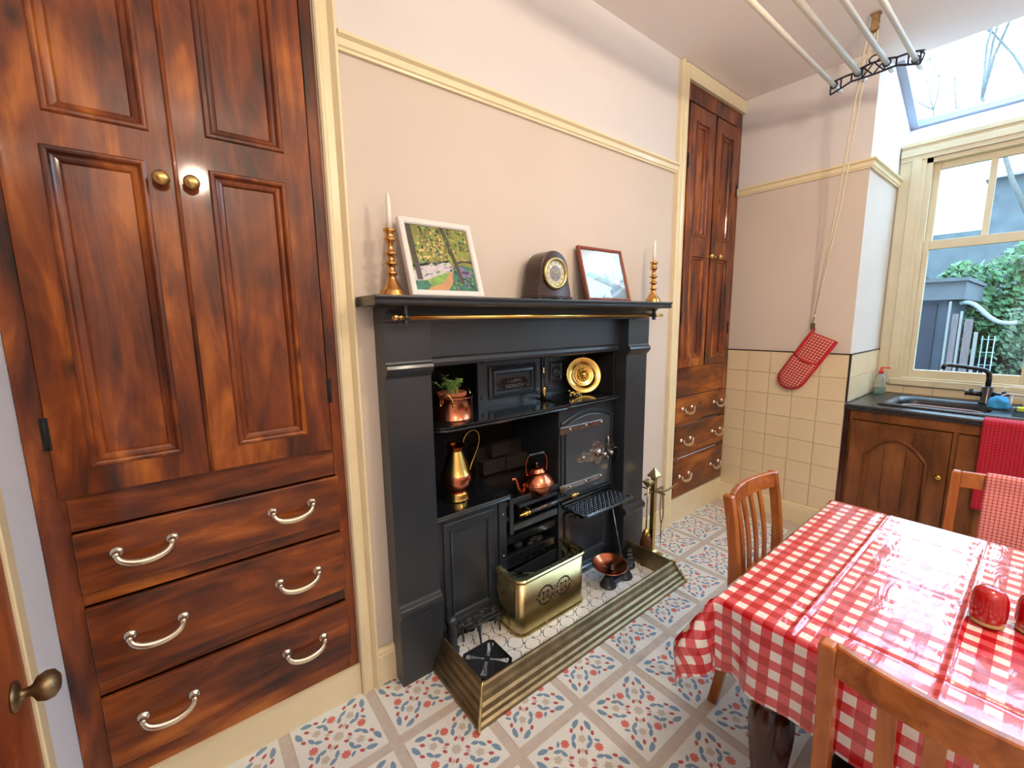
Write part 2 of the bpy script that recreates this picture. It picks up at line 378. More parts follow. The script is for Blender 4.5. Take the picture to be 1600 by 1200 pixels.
# ------------------------------------------------------------------ room shell
XW, YC, ZC = 4.18, -0.785, 3.06
XE, XL, YB = 3.458, -0.335, -3.3
b = MB()
b.box(.45, .77, 0, .42, 0, ZC); b.box(2.05, 2.69, 0, .42, 0, ZC); b.box(.77, 2.05, 0, .42, 1.36, ZC)
struct('wall_back', b, paper)
struct('wall_right', MB().box(XE, XW+.28, YC, .42, 0, 3.3), paper)
struct('wall_left', MB().box(XL-.14, XL, YB, .42, 0, ZC), wall_cool)
struct('wall_front', MB().box(XL-.14, XW+.28, YB-.14, YB, 0, 3.3), paper)
struct('floor', MB().box(XL-.14, XW+.28, YB-.14, .42, -.1, 0), floor_g)
struct('ceiling', MB().box(XL-.14, 3.72, YB-.14, .42, ZC, ZC+.16), plaster)
# far window wall with its openings
b = MB(); X0, X1 = XW, XW+.16
WY = [(-1.555, -.93), (-2.36, -1.735), (-3.15, -2.525)]      # three sash windows, one in view
zb, zt = 1.035, 2.555
b.box(X0, X1, YB, YC, 0, zb); b.box(X0, X1, YB, YC, zt, 2.685)
ys = [YC]
for a, c in WY: ys += [c, a]
ys.append(YB)
for i in range(0, len(ys), 2): b.box(X0, X1, ys[i+1], ys[i], zb, zt)
struct('wall_far', b, cream2)
# sloping ledge above the window and the skylight over it
b = MB(); b.prism([(XW, 2.685), (XW+.2, 2.83), (XW+.28, 2.83), (XW+.28, 2.685)], 0, YC-YB, lambda u, v, w: Vector((u, YC-w, v)))
struct('trim_1', b, wall_cool)
A = Vector((XW+.22, 0, 2.845)); Bq = Vector((3.70, 0, 3.135)); dn = (Bq-A).normalized(); nn = Vector((-dn.z, 0, dn.x)); nn = nn if nn.z > 0 else -nn
def sk(u, v, w): p = A+dn*u+nn*w; return Vector((p.x, v, p.z))
sl = (Bq-A).length
b = MB(); b.box(0, sl, YC-.045, YC-.002, -.02, .05, fr=sk); b.box(0, .035, YB, YC-.045, -.02, .04, fr=sk); b.box(sl-.04, sl, YB, YC-.045, -.02, .04, fr=sk)
sky = struct('window_2', b, mat('grey_lead_glazing_frame', srgb(150, 160, 176), .5))
for k in range(1, 3):
    y = YC-.83*k; obj('glazing_bar', MB().box(.035, sl-.04, y-.016, y+.016, -.02, .04, fr=sk), cream2, sky)
for k in range(3):
    y1 = YC-.83*k-(.045 if k == 0 else .016); y0 = YC-.83*(k+1)+.016
    obj('pane', MB().box(.035, sl-.04, y0, y1, .006, .012, fr=sk), pane_m, sky)
struct('trim_2', MB().box(3.66, 3.72, YB, YC-.002, ZC+.001, 3.14), plaster)

# floor tiles with their printed sprays
def ell(cx, cy, rx, ry, a, n=8, kind=0):
    o = []
    for i in range(n):
        t = 2*PI*i/n
        if kind == 1: rr = 1 if i % 2 == 0 else .72
        else: rr = 1
        x, y = rx*math.cos(t)*rr, ry*math.sin(t)*rr
        o.append((cx+x*math.cos(a)-y*math.sin(a), cy+x*math.sin(a)+y*math.cos(a)))
    return o
def leafpoly(cx, cy, L, w, a, bend=.25):
    o = []
    for t in (0, .3, .6, .85, 1, .8, .5, .2):
        pass
    up_ = [(-.5, 0), (-.25, .42), (.1, .5), (.38, .3), (.5, .05)]; dn_ = [(.3, -.25), (0, -.38), (-.3, -.28)]
    for x, y in up_+dn_:
        X = x*L; Y = y*w+bend*L*(.25-x*x)
        o.append((cx+X*math.cos(a)-Y*math.sin(a), cy+X*math.sin(a)+Y*math.cos(a)))
    return o
def tile_proto(h=.1365):
    t = MB(); z = .0022
    t.box(-h, h, -h, h, -.001, z, 0)
    def flat(poly, m, dz=.0003):
        t.add([(x, y, z+dz) for x, y in poly], [list(range(len(poly)))], m)
    k = h/.1365
    for q in range(4):
        R = q*PI/2
        def P(x, y): x *= k; y *= k; return (x*math.cos(R)-y*math.sin(R), x*math.sin(R)+y*math.cos(R))
        def E(x, y, rx, ry, a, m, n=8, kind=0): c = P(x, y); flat(ell(c[0], c[1], rx*1.12, ry*1.15, a+R, n, kind), m)
        def Lf(x, y, L, w, a, bend=.25): c = P(x, y); flat(leafpoly(c[0], c[1], L*1.1, w*1.3, a+R, bend), 3)
        # axis towards the corner (1, 1)
        d = PI/4
        Lf(.113, .083, .040, .017, 1.25, -.2); Lf(.083, .113, .040, .017, .32, .2)
        E(.088, .088, .009, .0055, d, 2)
        E(.106, .052, .009, .0055, .9, 2); E(.052, .106, .009, .0055, .65, 2)
        Lf(.083, .040, .030, .013, 1.1, .2); Lf(.040, .083, .030, .013, .45, -.2)
        E(.085, .002, .0155, .0155, 0, 1, 16, 1)
        Lf(.062, .026, .028, .013, .1, .2); Lf(.064, -.022, .028, .013, 2.6, -.2)
        Lf(.100, .024, .022, .010, 2.2, .2)
        E(.060, .060, .0145, .0145, .3, 4, 10, 1)
        E(.036, .018, .0085, .0052, 1.0, 2); E(.036, -.018, .0085, .0052, -1.0, 2)
        E(.030, .030, .010, .006, d, 4, 8, 1)
        for c, e in (((.100, .100), (.060, .060)), ((.085, .012), (.062, .04)), ((.05, .01), (.035, .035))):
            a0 = Vector(P(*c)); a1 = Vector(P(*e)); n_ = (a1-a0).orthogonal().normalized()*.0008
            flat([a0-n_, a1-n_, a1+n_, a0+n_], 4, .0002)
    flat(ell(0, 0, .02*k, .02*k, 0, 16, 1), 4)
    return t
fl = bpy.data.objects['floor']
TP = .3125; tx0, ty0 = .1625, .0205
first = None; n_tiles = 0
for i in range(-1, 12):
    for j in range(0, 9):
        xa = tx0+TP*(i-1); cx = xa+TP/2; cy = ty0-TP*j-TP/2
        if cx > XW-.1 or cx < XL+.05 or (cx > XE-.02 and cy > -1): continue
        if first is None:
            first = obj('tile', tile_proto(), [floor_t, floor_r, floor_rd, floor_b, floor_s], fl, recalc=False, pivot=(0, 0, 0))
            first.parent = fl; first.location = WM[fl].inverted() @ Vector((cx, cy, 0))
        else: piece('tile', first, (cx, cy, 0), fl)

# glazed wall tiles on the end wall, its return and under the window
wr = bpy.data.objects['wall_right']; wf = bpy.data.objects['wall_far']
TW = .157
tsrc = None
def wall_tile(par, fr, u0, u1, v0, v1):
    g = .0012
    b = MB(); b.rings(u0+g, v0+g, u1-g, v1-g, [(0, 0), (0, .0045), (.002, .006)], fr); return obj('tile', b, tile_w, par)
c0 = wall_tile(wr, fx(XE-.002), YC, YC+TW, .145, .145+TW)
for i in range(5):
    for j in range(7):
        if i == j == 0: continue
        piece('tile', c0, WM[c0].translation+Vector((0, TW*i, TW*j)), wr)
for i in range(5):
    for j in range(2):
        u0_ = XE+.001+TW*i
        if u0_ > XW-.03: continue
        wall_tile(wr, fy(YC-.002), u0_, min(u0_+TW, XW-.002), .930+TW*j, .930+TW*(j+1))
for i in range(15):
    wall_tile(wf, fx(XW-.002), YC-.01-TW*(i+1), YC-.01-TW*i, .9255, .985)
b = MB(); b.box(XE-.011, XE, YC-.008, 0, 1.244, 1.251); b.box(XE-.011, XW, YC-.011, YC, 1.244, 1.251); b.box(XE-.011, XE-.002, YC-.011, YC-.001, .93, 1.244)
struct('trim_3', b, black_trim)
# skirtings
sp_ = [(0, 0), (0, .118), (-.004, .124), (-.003, .132), (-.010, .142), (-.018, .146), (-.018, 0)]
def skirt(name, x0, x1, h=1.0):
    b = MB(); b.sweep([((x, 0, 0), (0, 1, 0), (0, 0, h)) for x in (x0, x1)], [(-.002-(.018+u), v) for u, v in sp_]); return struct(name, b, cream, recalc=True)
skirt('baseboard_back', .522, .606, 1.08)
skirt('baseboard_back_right', 2.236, 2.592, 1.08)
b = MB(); b.sweep([((XE, y, 0), (1, 0, 0), (0, 0, 1)) for y in (0, YC)], [(-.002-(.018+u), v) for u, v in sp_]); struct('baseboard_right', b, cream)
# picture rails
pr = [(0, 0), (-.012, 0), (-.014, .008), (-.020, .012), (-.021, .034), (-.034, .042), (-.034, .052), (0, .056)]
b = MB(); b.sweep([((x, -.001, 2.402), (0, 1, 0), (0, 0, 1)) for x in (.522, 2.592)], pr); struct('trim_4', b, cream)
b = MB(); b.sweep([((XE-.001, 0, 2.394), (1, 0, 0), (0, 0, 1)), ((XE-.001, YC-.001, 2.394), (1, 1, 0), (0, 0, 1)), ((XW, YC-.001, 2.394), (0, 1, 0), (0, 0, 1))], pr); struct('trim_5', b, cream)

# the sash window
def sash_window(idx, y0, y1, full=True):
    """y0 < y1: opening in the far wall"""
    f = fx(XW); b = MB()
    # architrave round the opening
    L = y1+(.137 if idx == 1 else .085); Rr = y0-.085
    prof = [(0, .0), (0, .012), (.018, .02), (.03, .02), (.04, .028), (.075, .03), (.085, .018), (.09, .0)]
    for (ua, ub) in ((y1, L), (Rr, y0)):
        d = ub-ua
        b.box(ua, ub, 1.0, 2.665, 0, .014, fr=lambda u, v, w: f(u, v, w))
        b.box(ua+d*.18, ub-d*.45, 1.0, 2.60, .014, .024, fr=lambda u, v, w: f(u, v, w))
    b.box(Rr, L, 2.555, 2.665, .0145, .022, fr=f); b.box(Rr, L, 2.585, 2.63, .022, .032, fr=f); b.box(Rr, L, 2.648, 2.678, .0, .036, fr=f)
    w = struct('window_%d' % (idx if idx == 1 else idx+1), b, cream2, bevel=.003)
    # lining of the box frame
    b = MB(); b.box(y0, y0+.03, zb, zt, -.14, .002, fr=f); b.box(y1-.03, y1, zb, zt, -.14, .002, fr=f); b.box(y0, y1, zt-.03, zt, -.14, .002, fr=f)
    obj('window_frame', b, cream2, w)
    obj('window_sill', MB().box(y0-.06, y1+.06, .990, 1.036, -.0, .034, fr=f).box(y0, y1, 1.0351, 1.05, -.15, .02, fr=f), cream2, w, bevel=.005)
    a0, a1 = y0+.03, y1-.03
    # upper sash (outer)
    b = MB(); d0, d1 = -.085, -.05
    b.box(a0, a0+.035, 1.955, zt-.03, d0, d1, fr=f); b.box(a1-.035, a1, 1.955, zt-.03, d0, d1, fr=f)
    b.box(a0+.035, a1-.035, zt-.075, zt-.03, d0, d1, fr=f); b.box(a0+.035, a1-.035, 1.955, 2.01, d0, d1, fr=f)
    us = obj('upper_sash', b, cream2, w, bevel=.003)
    ym = (y0+y1)/2; obj('glazing_bar', MB().box(ym-.016, ym+.016, 2.01, zt-.075, d0+.005, d1, fr=f), cream2, us)
    for p0, p1 in ((a0+.035, ym-.016), (ym+.016, a1-.035)): obj('pane', MB().box(p0, p1, 2.01, zt-.075, -.072, -.068, fr=f), pane_m, us)
    b = MB(); d0, d1 = -.045, -.008
    b.box(a0, a0+.03, 1.05, 2.005, d0, d1, fr=f); b.box(a1-.03, a1, 1.05, 2.005, d0, d1, fr=f)
    b.box(a0+.03, a1-.03, 1.05, 1.105, d0, d1, fr=f); b.box(a0+.03, a1-.03, 1.945, 2.005, d0, d1, fr=f)
    ls = obj('lower_sash', b, cream2, w, bevel=.003)
    obj('pane', MB().box(a0+.03, a1-.03, 1.105, 1.945, -.03, -.026, fr=f), pane_m, ls)
    return w
for k, (a, c) in enumerate(WY): sash_window(k+1, a, c)

# ------------------------------------------------------------------ fitted cupboards
PANEL = [(0, .022), (.0015, .0262), (.005, .0288), (.0095, .0292), (.014, .0275), (.0165, .023), (.0175, .018), (.021, .0155), (.026, .0145), (.031, .012), (.034, .008), (.0355, .004)]
def lathe_knob(c, ax, r, m, par, name='knob'):
    b = MB(); k = r/.018
    b.lathe([(.0, 0), (.012*k, 0), (.012*k, .003*k), (.006*k, .008*k), (.006*k, .014*k), (.013*k, .020*k), (.018*k, .029*k), (.016*k, .038*k), (.009*k, .043*k), (.0, .044*k)], c, 20, 0, ax)
    return obj(name, b, m, par)
def pull(par, u, v, half, y0):
    b = MB(); f = fy(y0)
    for sgn in (-1, 1):
        b.lathe([(.0, 0), (.0165, 0), (.0165, .003), (.012, .007), (.007, .010), (.007, .020), (.009, .024), (.006, .029), (0, .030)], f(u+sgn*half, v+.004, 0), 18, 0, (0, -1, 0))
    pts = [f(u+half*math.cos(t), v+.004-.034*math.sin(t)**.9*1.0 if 0 < t < PI else v+.004, .022+.012*math.sin(t)) for t in [PI*i/16 for i in range(17)]]
    b.tube(pts, [.0042+.003*math.sin(PI*i/16) for i in range(17)], 8, flat=((0, -1, 0), 1.5))
    return obj('handle', b, silver, par)
def cup_door(par, u0, u1, v0, v1, panels, hinge_u, hinge_vs, y=-.0):
    """framed door: panels = (u0, u1, v0, v1) openings, top to bottom"""
    f = fy(y); W0, W1 = .001, .022
    b = MB(); pu0, pu1 = max(p[0] for p in panels), min(p[1] for p in panels)
    vs = sorted([(p[2], p[3], p[0], p[1]) for p in panels])
    # one slab with holes: stiles then rails
    lo = min(p[0] for p in panels); hi = max(p[1] for p in panels)
    b.box(u0, lo, v0, v1, W0, W1, fr=f); b.box(hi, u1, v0, v1, W0, W1, fr=f)
    e = [v0]+[x for p in vs for x in (p[0], p[1])]+[v1]
    for i in range(0, len(e), 2): b.box(lo, hi, e[i], e[i+1], W0, W1, fr=f)
    for (a, c, p, q) in vs:
        if p > lo: b.box(lo, p, a, c, W0, W1, fr=f)
        if q < hi: b.box(q, hi, a, c, W0, W1, fr=f)
    d = obj('door', b, wood_v, par)
    for p in panels:
        pb = MB(); pb.rings(p[0], p[2], p[1], p[3], PANEL, f)
        obj('panel', pb, wood_v, d)
    for hv in hinge_vs:
        hb = MB(); hb.cyl(f(hinge_u, hv-.042, .024), f(hinge_u, hv+.042, .024), .004, n=10).box(hinge_u-.008, hinge_u+.008, hv-.043, hv+.043, .0221, .0245, fr=f)
        obj('hinge', hb, iron_dark, d)
    return d
def drawer(par, u0, u1, v0, v1, hs, half, y=0):
    f = fy(y); b = MB(); b.box(u0, u1, v0, v1, .001, .016, fr=f)
    d = obj('drawer', b, wood_h, par, bevel=.004)
    for hu, hv in hs: pull(d, hu, hv, half, y-.016)
    return d
# left cupboard
L = thing('fitted_cupboard', 'large dark-stained pine cupboard at the left, two panelled doors over three long drawers', 'cupboard', (.06, 0, 0))
f0 = fy(.0)
b = MB()
b.box(XL+.001, -.288, 1.043, 3.055, -.02, .0, fr=f0); b.box(XL+.001, -.2765, .137, 1.043, -.02, .0, fr=f0); b.box(.413, .4515, .137, 3.055, -.02, .0, fr=f0)
b.box(-.288, .413, 2.86, 3.055, -.02, .0, fr=f0)
obj('frame', b, wood_v, L, bevel=.002)
b = MB()
for z0, z1 in ((.137, .198), (.437, .483), (.722, .762), (.942, 1.043)): b.box(-.2764, .4128, z0, z1, -.02, -.0005, fr=f0)
obj('rail', b, wood_h, L, bevel=.002)
b = MB(); b.box(XL+.001, .4515, .137, 3.055, -.42, -.40, fr=f0); b.box(XL+.001, XL+.02, .137, 3.055, -.40, -.021, fr=f0); b.box(XL+.02, .4515, 3.03, 3.055, -.40, -.021, fr=f0); b.box(XL+.02, .449, .137, .15, -.40, -.021, fr=f0)
obj('carcass', b, wood_v, L)
dl = cup_door(L, -.284, .040, 1.047, 2.857, [(-.200, .002, 2.016, 2.76), (-.214, -.014, 1.120, 1.940)], -.287, (1.225, 2.55))
dr = cup_door(L, .052, .405, 1.047, 2.857, [(.126, .331, 2.030, 2.76), (.124, .328, 1.116, 1.943)], .411, (1.26, 2.55))
obj('closing_bead', MB().box(.0402, .0518, 1.047, 2.857, .001, .019, fr=f0).cyl(f0(.048, 1.047, .0225), f0(.048, 2.857, .0225), .006, n=10), wood_v, dr)
lathe_knob(f0(.014, 1.893, .022), (0, -1, 0), .020, brass, dl); lathe_knob(f0(.081, 1.893, .022), (0, -1, 0), .020, brass, dr)
for v0, v1, hv in ((.764, .939, .860), (.486, .719, .598), (.201, .434, .325)):
    drawer(L, -.275, .419, v0, v1, [(-.131, hv), (.260, hv)], .062)
obj('plinth', MB().box(XL+.001, .4515, 0, .132, -.02, .006, fr=f0).box(XL+.001, .4515, .132, .1365, -.02, .012, fr=f0), cream, L, bevel=.002)['label'] = 'cream painted plinth'
ap = [(0, .0), (0, .018), (.006, .024), (.014, .024), (.020, .016), (.044, .014), (.050, .024), (.058, .034), (.066, .034), (.070, .026), (.070, .0)]
b = MB(); b.sweep([((.452, .001, z), (1, 0, 0), (0, -1, 0)) for z in (0, 3.055)], ap)
obj('architrave', b, cream, L)['label'] = 'cream painted architrave'
# right cupboard
Rc = thing('fitted_cupboard', 'narrow tall pine cupboard in the far corner, two panelled doors over three drawers', 'cupboard', (3.07, 0, 0))
b = MB(); b.box(2.682, 2.700, .192, 2.972, -.02, 0, fr=f0); b.box(3.376, 3.4565, .192, 2.972, -.02, 0, fr=f0); b.box(2.700, 3.376, 2.872, 2.972, -.02, 0, fr=f0)
obj('frame', b, wood_v, Rc, bevel=.002)
b = MB()
for z0, z1 in ((.192, .200), (.487, .508), (.726, .754), (.942, 1.150)): b.box(2.7002, 3.456, z0, z1, -.02, -.0005, fr=f0)
b.box(2.7002, 3.30, 1.05, 1.056, -.0005, .003, fr=f0)
obj('rail', b, wood_h, Rc, bevel=.002)
b = MB(); b.box(2.695, 3.4565, .192, 3.05, -.42, -.40, fr=f0); b.box(2.695, 2.71, .192, 3.05, -.40, -.021, fr=f0); b.box(2.71, 3.4565, 3.03, 3.05, -.40, -.021, fr=f0)
obj('carcass', b, wood_v, Rc)
d1 = cup_door(Rc, 2.702, 3.030, 1.155, 2.845, [(2.785, 2.957, 2.040, 2.76), (2.772, 2.985, 1.215, 1.926)], 2.699, (1.50, 2.50))
d2 = cup_door(Rc, 3.052, 3.372, 1.155, 2.845, [(3.125, 3.304, 2.042, 2.76), (3.128, 3.320, 1.205, 1.926)], 3.373, (1.42, 2.42))
lathe_knob(f0(3.004, 1.923, .022), (0, -1, 0), .019, brass, d1); lathe_knob(f0(3.125, 1.928, .022), (0, -1, 0), .019, brass, d2)
obj('latch', MB().box(2.965, 3.030, 1.917, 1.929, .0221, .027, fr=f0), brass_old, d1)
for v0, v1, hv in ((.757, .939, .852), (.511, .723, .620), (.203, .484, .350)):
    drawer(Rc, 2.703, 3.424, v0, v1, [(2.845, hv), (3.295, hv-.006)], .062)
obj('plinth', MB().box(2.682, 3.4565, 0, .187, -.02, .006, fr=f0).box(2.682, 3.4565, .187, .1915, -.02, .012, fr=f0), cream, Rc, bevel=.002)['label'] = 'cream painted plinth'
b = MB(); b.sweep([((2.592, .001, z), (1, 0, 0), (0, -1, 0)) for z in (0, 3.055)], [(0, 0), (0, .026), (.012, .030), (.022, .03), (.028, .02), (.06, .016), (.066, .022), (.089, .022), (.089, 0)])
b.box(2.682, 3.4565, 2.973, 3.055, -.001, .022, fr=f0)
obj('architrave', b, cream, Rc)['label'] = 'cream painted architrave'

# hall door in the left wall, only its edge in view
fl_ = lambda u, v, w: Vector((XL+w, u, v))
b = MB(); b.box(-.31, -.262, 0, 2.15, 0, .016, fr=fl_); b.box(-1.25, -1.20, 0, 2.15, 0, .016, fr=fl_); b.box(-1.25, -.262, 2.15, 2.2, 0, .016, fr=fl_)
dd = struct('door_1', b, cream, bevel=.003)
obj('door_leaf', MB().box(-1.20, -.312, .01, 2.148, .001, .010, fr=fl_).rings(-1.08, .2, -.43, .7, [(0, .0101), (.0, .013), (.02, .013), (.03, .004)], fl_), door_wood, dd, bevel=.002)['label'] = 'orange brown stained door leaf'
b = MB(); c = fl_(-.395, .772, .0105)
b.lathe([(0, 0), (.030, 0), (.030, .003), (.022, .007), (.012, .009), (.010, .012), (.010, .022), (.013, .026), (.024, .032), (.029, .044), (.0265, .056), (.015, .064), (0, .066)], c, 24, 0, (1, .0, .0))
obj('door_knob', b, brass_old, dd)

# ------------------------------------------------------------------ cast iron fire surround
M = thing('fire_surround', 'black cast iron fire surround with moulded shelf around the old range', 'fireplace', (1.41, -.04, 0))
def fb(u, v, w): return Vector((u, -w, v))
b = MB(); sh = [(0, 0), (.185, 0), (.194, .004), (.197, .012), (.190, .018), (.196, .023), (.200, .029), (.198, .035), (0, .035)]
b.sweep([((x, -.001, 1.555), (0, -1, 0), (0, 0, 1)) for x in (.531, 2.298)], sh)
obj('mantel_shelf', b, iron, M, bevel=.002)
b = MB(); b.sweep([((x, -.001, 1.497), (0, -1, 0), (0, 0, 1)) for x in (.594, 2.234)], [(0, 0), (.088, 0), (.090, .012), (.105, .030), (.135, .045), (.150, .057), (0, .057)])
obj('bed_moulding', b, iron, M)
jp = [(0, 0), (.090, 0), (.090, .300), (.096, .306), (.104, .318), (.107, .334), (.102, .346), (.084, .356), (.080, .364), (.080, 1.285), (.083, 1.292), (.092, 1.300), (.103, 1.312), (.107, 1.324), (.102, 1.336), (.092, 1.343), (.090, 1.350), (.090, 1.496), (0, 1.496)]
for a, c in ((.594, .784), (2.036, 2.234)):
    b = MB(); b.sweep([((x, -.001, 0), (0, -1, 0), (0, 0, 1)) for x in (a, c)], jp); obj('jamb', b, iron, M, bevel=.0015)
b = MB(); b.sweep([((x, -.001, 1.31), (0, -1, 0), (0, 0, 1)) for x in (.7845, 2.0355)], [(-.22, 0), (.012, 0), (.022, .006), (.026, .02), (.018, .034), (.020, .04), (.026, .044), (.028, .186), (-.22, .186)])
obj('frieze', b, iron, M)
R_ = MB(); R_.cyl((.64, -.150, 1.514), (2.205, -.150, 1.516), .0095, n=16); rail = obj('rail', R_, brass_b, M); rail['label'] = 'thin polished brass rail'
for sx, x in ((-1, .64), (1, 2.205)):
    b = MB(); b.lathe([(0, 0), (.011, 0), (.012, .004), (.006, .008), (.006, .012), (.013, .018), (.014, .026), (.008, .034), (0, .036)] if sx < 0 else [(0, 0), (.007, 0), (.007, .055), (.009, .058), (.008, .068), (0, .07)], (x, -.150, 1.515), 16, 0, (sx, 0, 0)); obj('finial', b, brass_b, rail)
for x in (.655, 2.19):
    b = MB(); b.box(x-.006, x+.006, -.158, -.142, 1.490, 1.556).cyl((x-.007, -.150, 1.515), (x+.007, -.150, 1.515), .015); obj('bracket', b, iron, rail)

# ------------------------------------------------------------------ kitchen range
K = thing('kitchen_range', 'black-leaded Victorian kitchen range with oven, grate and plate shelf inside the surround', 'range', (1.41, .1, 0))
b = MB(); b.box(.771, .80, .001, .415, 0, 1.355); b.box(2.0205, 2.049, .001, .415, 0, 1.355); b.box(.80, 2.02, .40, .415, 0, 1.355); b.box(.80, 2.02, .002, .40, 1.34, 1.355); b.box(.80, 2.02, .002, .40, 0, .012)
obj('recess_lining', b, soot, K)
b = MB(); b.box(1.235, 1.56, .30, .36, .012, .80); obj('fire_back', b, brick_m, K, bevel=.01)
for k, (x, z, w_) in enumerate(((1.24, .66, .15), (1.395, .655, .16), (1.30, .75, .13))): obj('firebrick', MB().box(x, x+w_, .24, .299, z, z+.075), brick_m, K, bevel=.006)
# plate shelf and wall plates
def slab(x0, x1, y0, y1, z0, z1, rl, prof_h):
    poly = [(x1, y0), (x1, y1), (x0, y1)]+[(x0+rl-rl*math.sin(t), y0+rl-rl*math.cos(t)) for t in [PI/2-PI/2*i/8 for i in range(9)]]
    R = []
    cx = sum(p[0] for p in poly)/len(poly)
    for ins, z in prof_h:
        ring = []
        for (x, y) in poly:
            yy = y+ins if y < y0+rl+.001 else y; xx = x+ins if x < x0+rl else x
            ring.append(Vector((xx, yy, z)))
        R.append(ring)
    return R
b = MB(); b.loft(slab(.801, 1.60, -.040, .235, 1.03, 1.05, .10, [(.004, 1.024), (0, 1.029), (.001, 1.035), (.006, 1.038), (.001, 1.041), (0, 1.047), (.004, 1.051)]), closed=True, cap0=True, cap1=True)
obj('plate_shelf', b, iron_gloss, K)
b = MB(); b.loft(slab(1.594, 2.019, -.052, .235, 1.03, 1.05, .02, [(.004, 1.032), (0, 1.037), (.001, 1.043), (.006, 1.046), (.001, 1.049), (0, 1.055), (.004, 1.059)]), cap0=True, cap1=True)
obj('oven_top_shelf', b, iron_gloss, K)
b = MB(); b.box(1.20, 1.632, .215, .235, 1.045, 1.35); b.rings(1.265, 1.085, 1.592, 1.262, [(0, .0), (0, .010), (.010, .014), (.016, .004), (.022, .006), (.026, .016), (.040, .018), (.048, .006)], fy(.2149))
rp = obj('register_plate', b, iron, K)
np_ = MB(); f = fy(.2145)
hexp = [(1.325, 1.150), (1.345, 1.180), (1.352, 1.186), (1.505, 1.190), (1.520, 1.172), (1.510, 1.150), (1.504, 1.140), (1.350, 1.128)]
hexp = [(1.322, 1.155), (1.346, 1.190), (1.506, 1.190), (1.530, 1.165), (1.530, 1.150), (1.506, 1.126), (1.346, 1.126)]
np_.prism(hexp, .008, .0135, f); npo = obj('name_plate', np_, iron_gloss, rp, bevel=.0015)
def text(name, body, size, loc, rot, m, par, ext=.0008, kind='CENTER', sx=1):
    c = bpy.data.curves.new(name, 'FONT'); c.body = body; c.size = size; c.extrude = ext; c.align_x = kind; c.align_y = 'CENTER'; c.space_character = 1.05
    o = bpy.data.objects.new(name, c); COL.objects.link(o); c.materials.append(m); o.rotation_euler = rot; o.scale = (sx, 1, 1)
    bpy.context.view_layer.update()
    me = bpy.data.meshes.new_from_object(o.evaluated_get(bpy.context.evaluated_depsgraph_get())); bpy.data.objects.remove(o)
    o = bpy.data.objects.new(name, me); COL.objects.link(o); o.rotation_euler = rot; o.scale = (sx, 1, 1)
    o.parent = par; o.matrix_parent_inverse = WM[par].inverted(); o.location = loc; WM[o] = Matrix.Translation(Vector(loc)); return o
text('lettering', 'L.LAMM', .026, (1.43, .2008, 1.172), (PI/2, 0, 0), mat('worn_raised_letter', srgb(104, 110, 116), .35), rp)
text('lettering', 'REDRUTH', .026, (1.43, .2008, 1.144), (PI/2, 0, 0), MATS['worn_raised_letter'], rp)
for u, v in ((1.225, 1.285), (1.225, 1.10), (1.612, 1.29), (1.612, 1.085), (1.315, 1.158), (1.537, 1.158)):
    b = MB(); b.lathe([(0, 0), (.009, 0), (.008, .004), (0, .007)], f(u, v, .0002 if u < 1.3 or u > 1.6 else .0065), 10, 0, (0, -1, 0)); obj('bolt', b, iron_gloss, rp)
b = MB(); b.box(1.645, 2.019, .215, .235, 1.055, 1.35); b.rings(1.66, 1.075, 2.0, 1.335, [(0, 0), (0, .006), (.012, .009), (.02, .002)], fy(.2149)); dp = obj('damper_plate', b, iron, K)
b = MB(); b.rings(1.705, 1.135, 1.80, 1.255, [(0, .002), (0, .010), (.008, .014), (.014, .008)], fy(.2149)); b.lathe([(0, 0), (.030, 0), (.030, .006), (.022, .008), (.02, .002), (.012, .004), (.010, .012), (0, .013)], fy(.2149)(1.752, 1.195, .009), 20, 0, (0, -1, 0)); b.box(1.68, 1.86, 1.10, 1.108, .0, .012, fr=fy(.2129)); obj('damper', b, iron, dp)
# left hob cabinet
b = MB(); b.box(.801, 1.155, .002, .39, .013, .622); ho = obj('hob_cabinet', b, iron, K)
b = MB(); b.rings(.850, .10, 1.128, .598, [(0, 0), (0, .008), (.004, .010), (.030, .010), (.032, .016), (.040, .014), (.046, .004), (.052, .003)], fy(.0018)); obj('panel', b, iron, ho)
b = MB(); b.sweep([((x, .0, .624), (0, -1, 0), (0, 0, 1)) for x in (.801, 1.215)], [(-.38, 0), (.020, 0), (.026, .006), (.022, .012), (.028, .018), (.024, .026), (-.38, .026)]); obj('hob_plate', b, iron_gloss, K)
b = MB(); b.box(1.158, 1.205, -.006, .30, .013, .622); obj('pillar', b, iron, K, bevel=.004)
for zz in (.55, .33): obj('bolt', MB().lathe([(0, 0), (.006, 0), (.005, .003), (0, .005)], (1.182, -.0065, zz), 10, 0, (0, -1, 0)), steel, K)
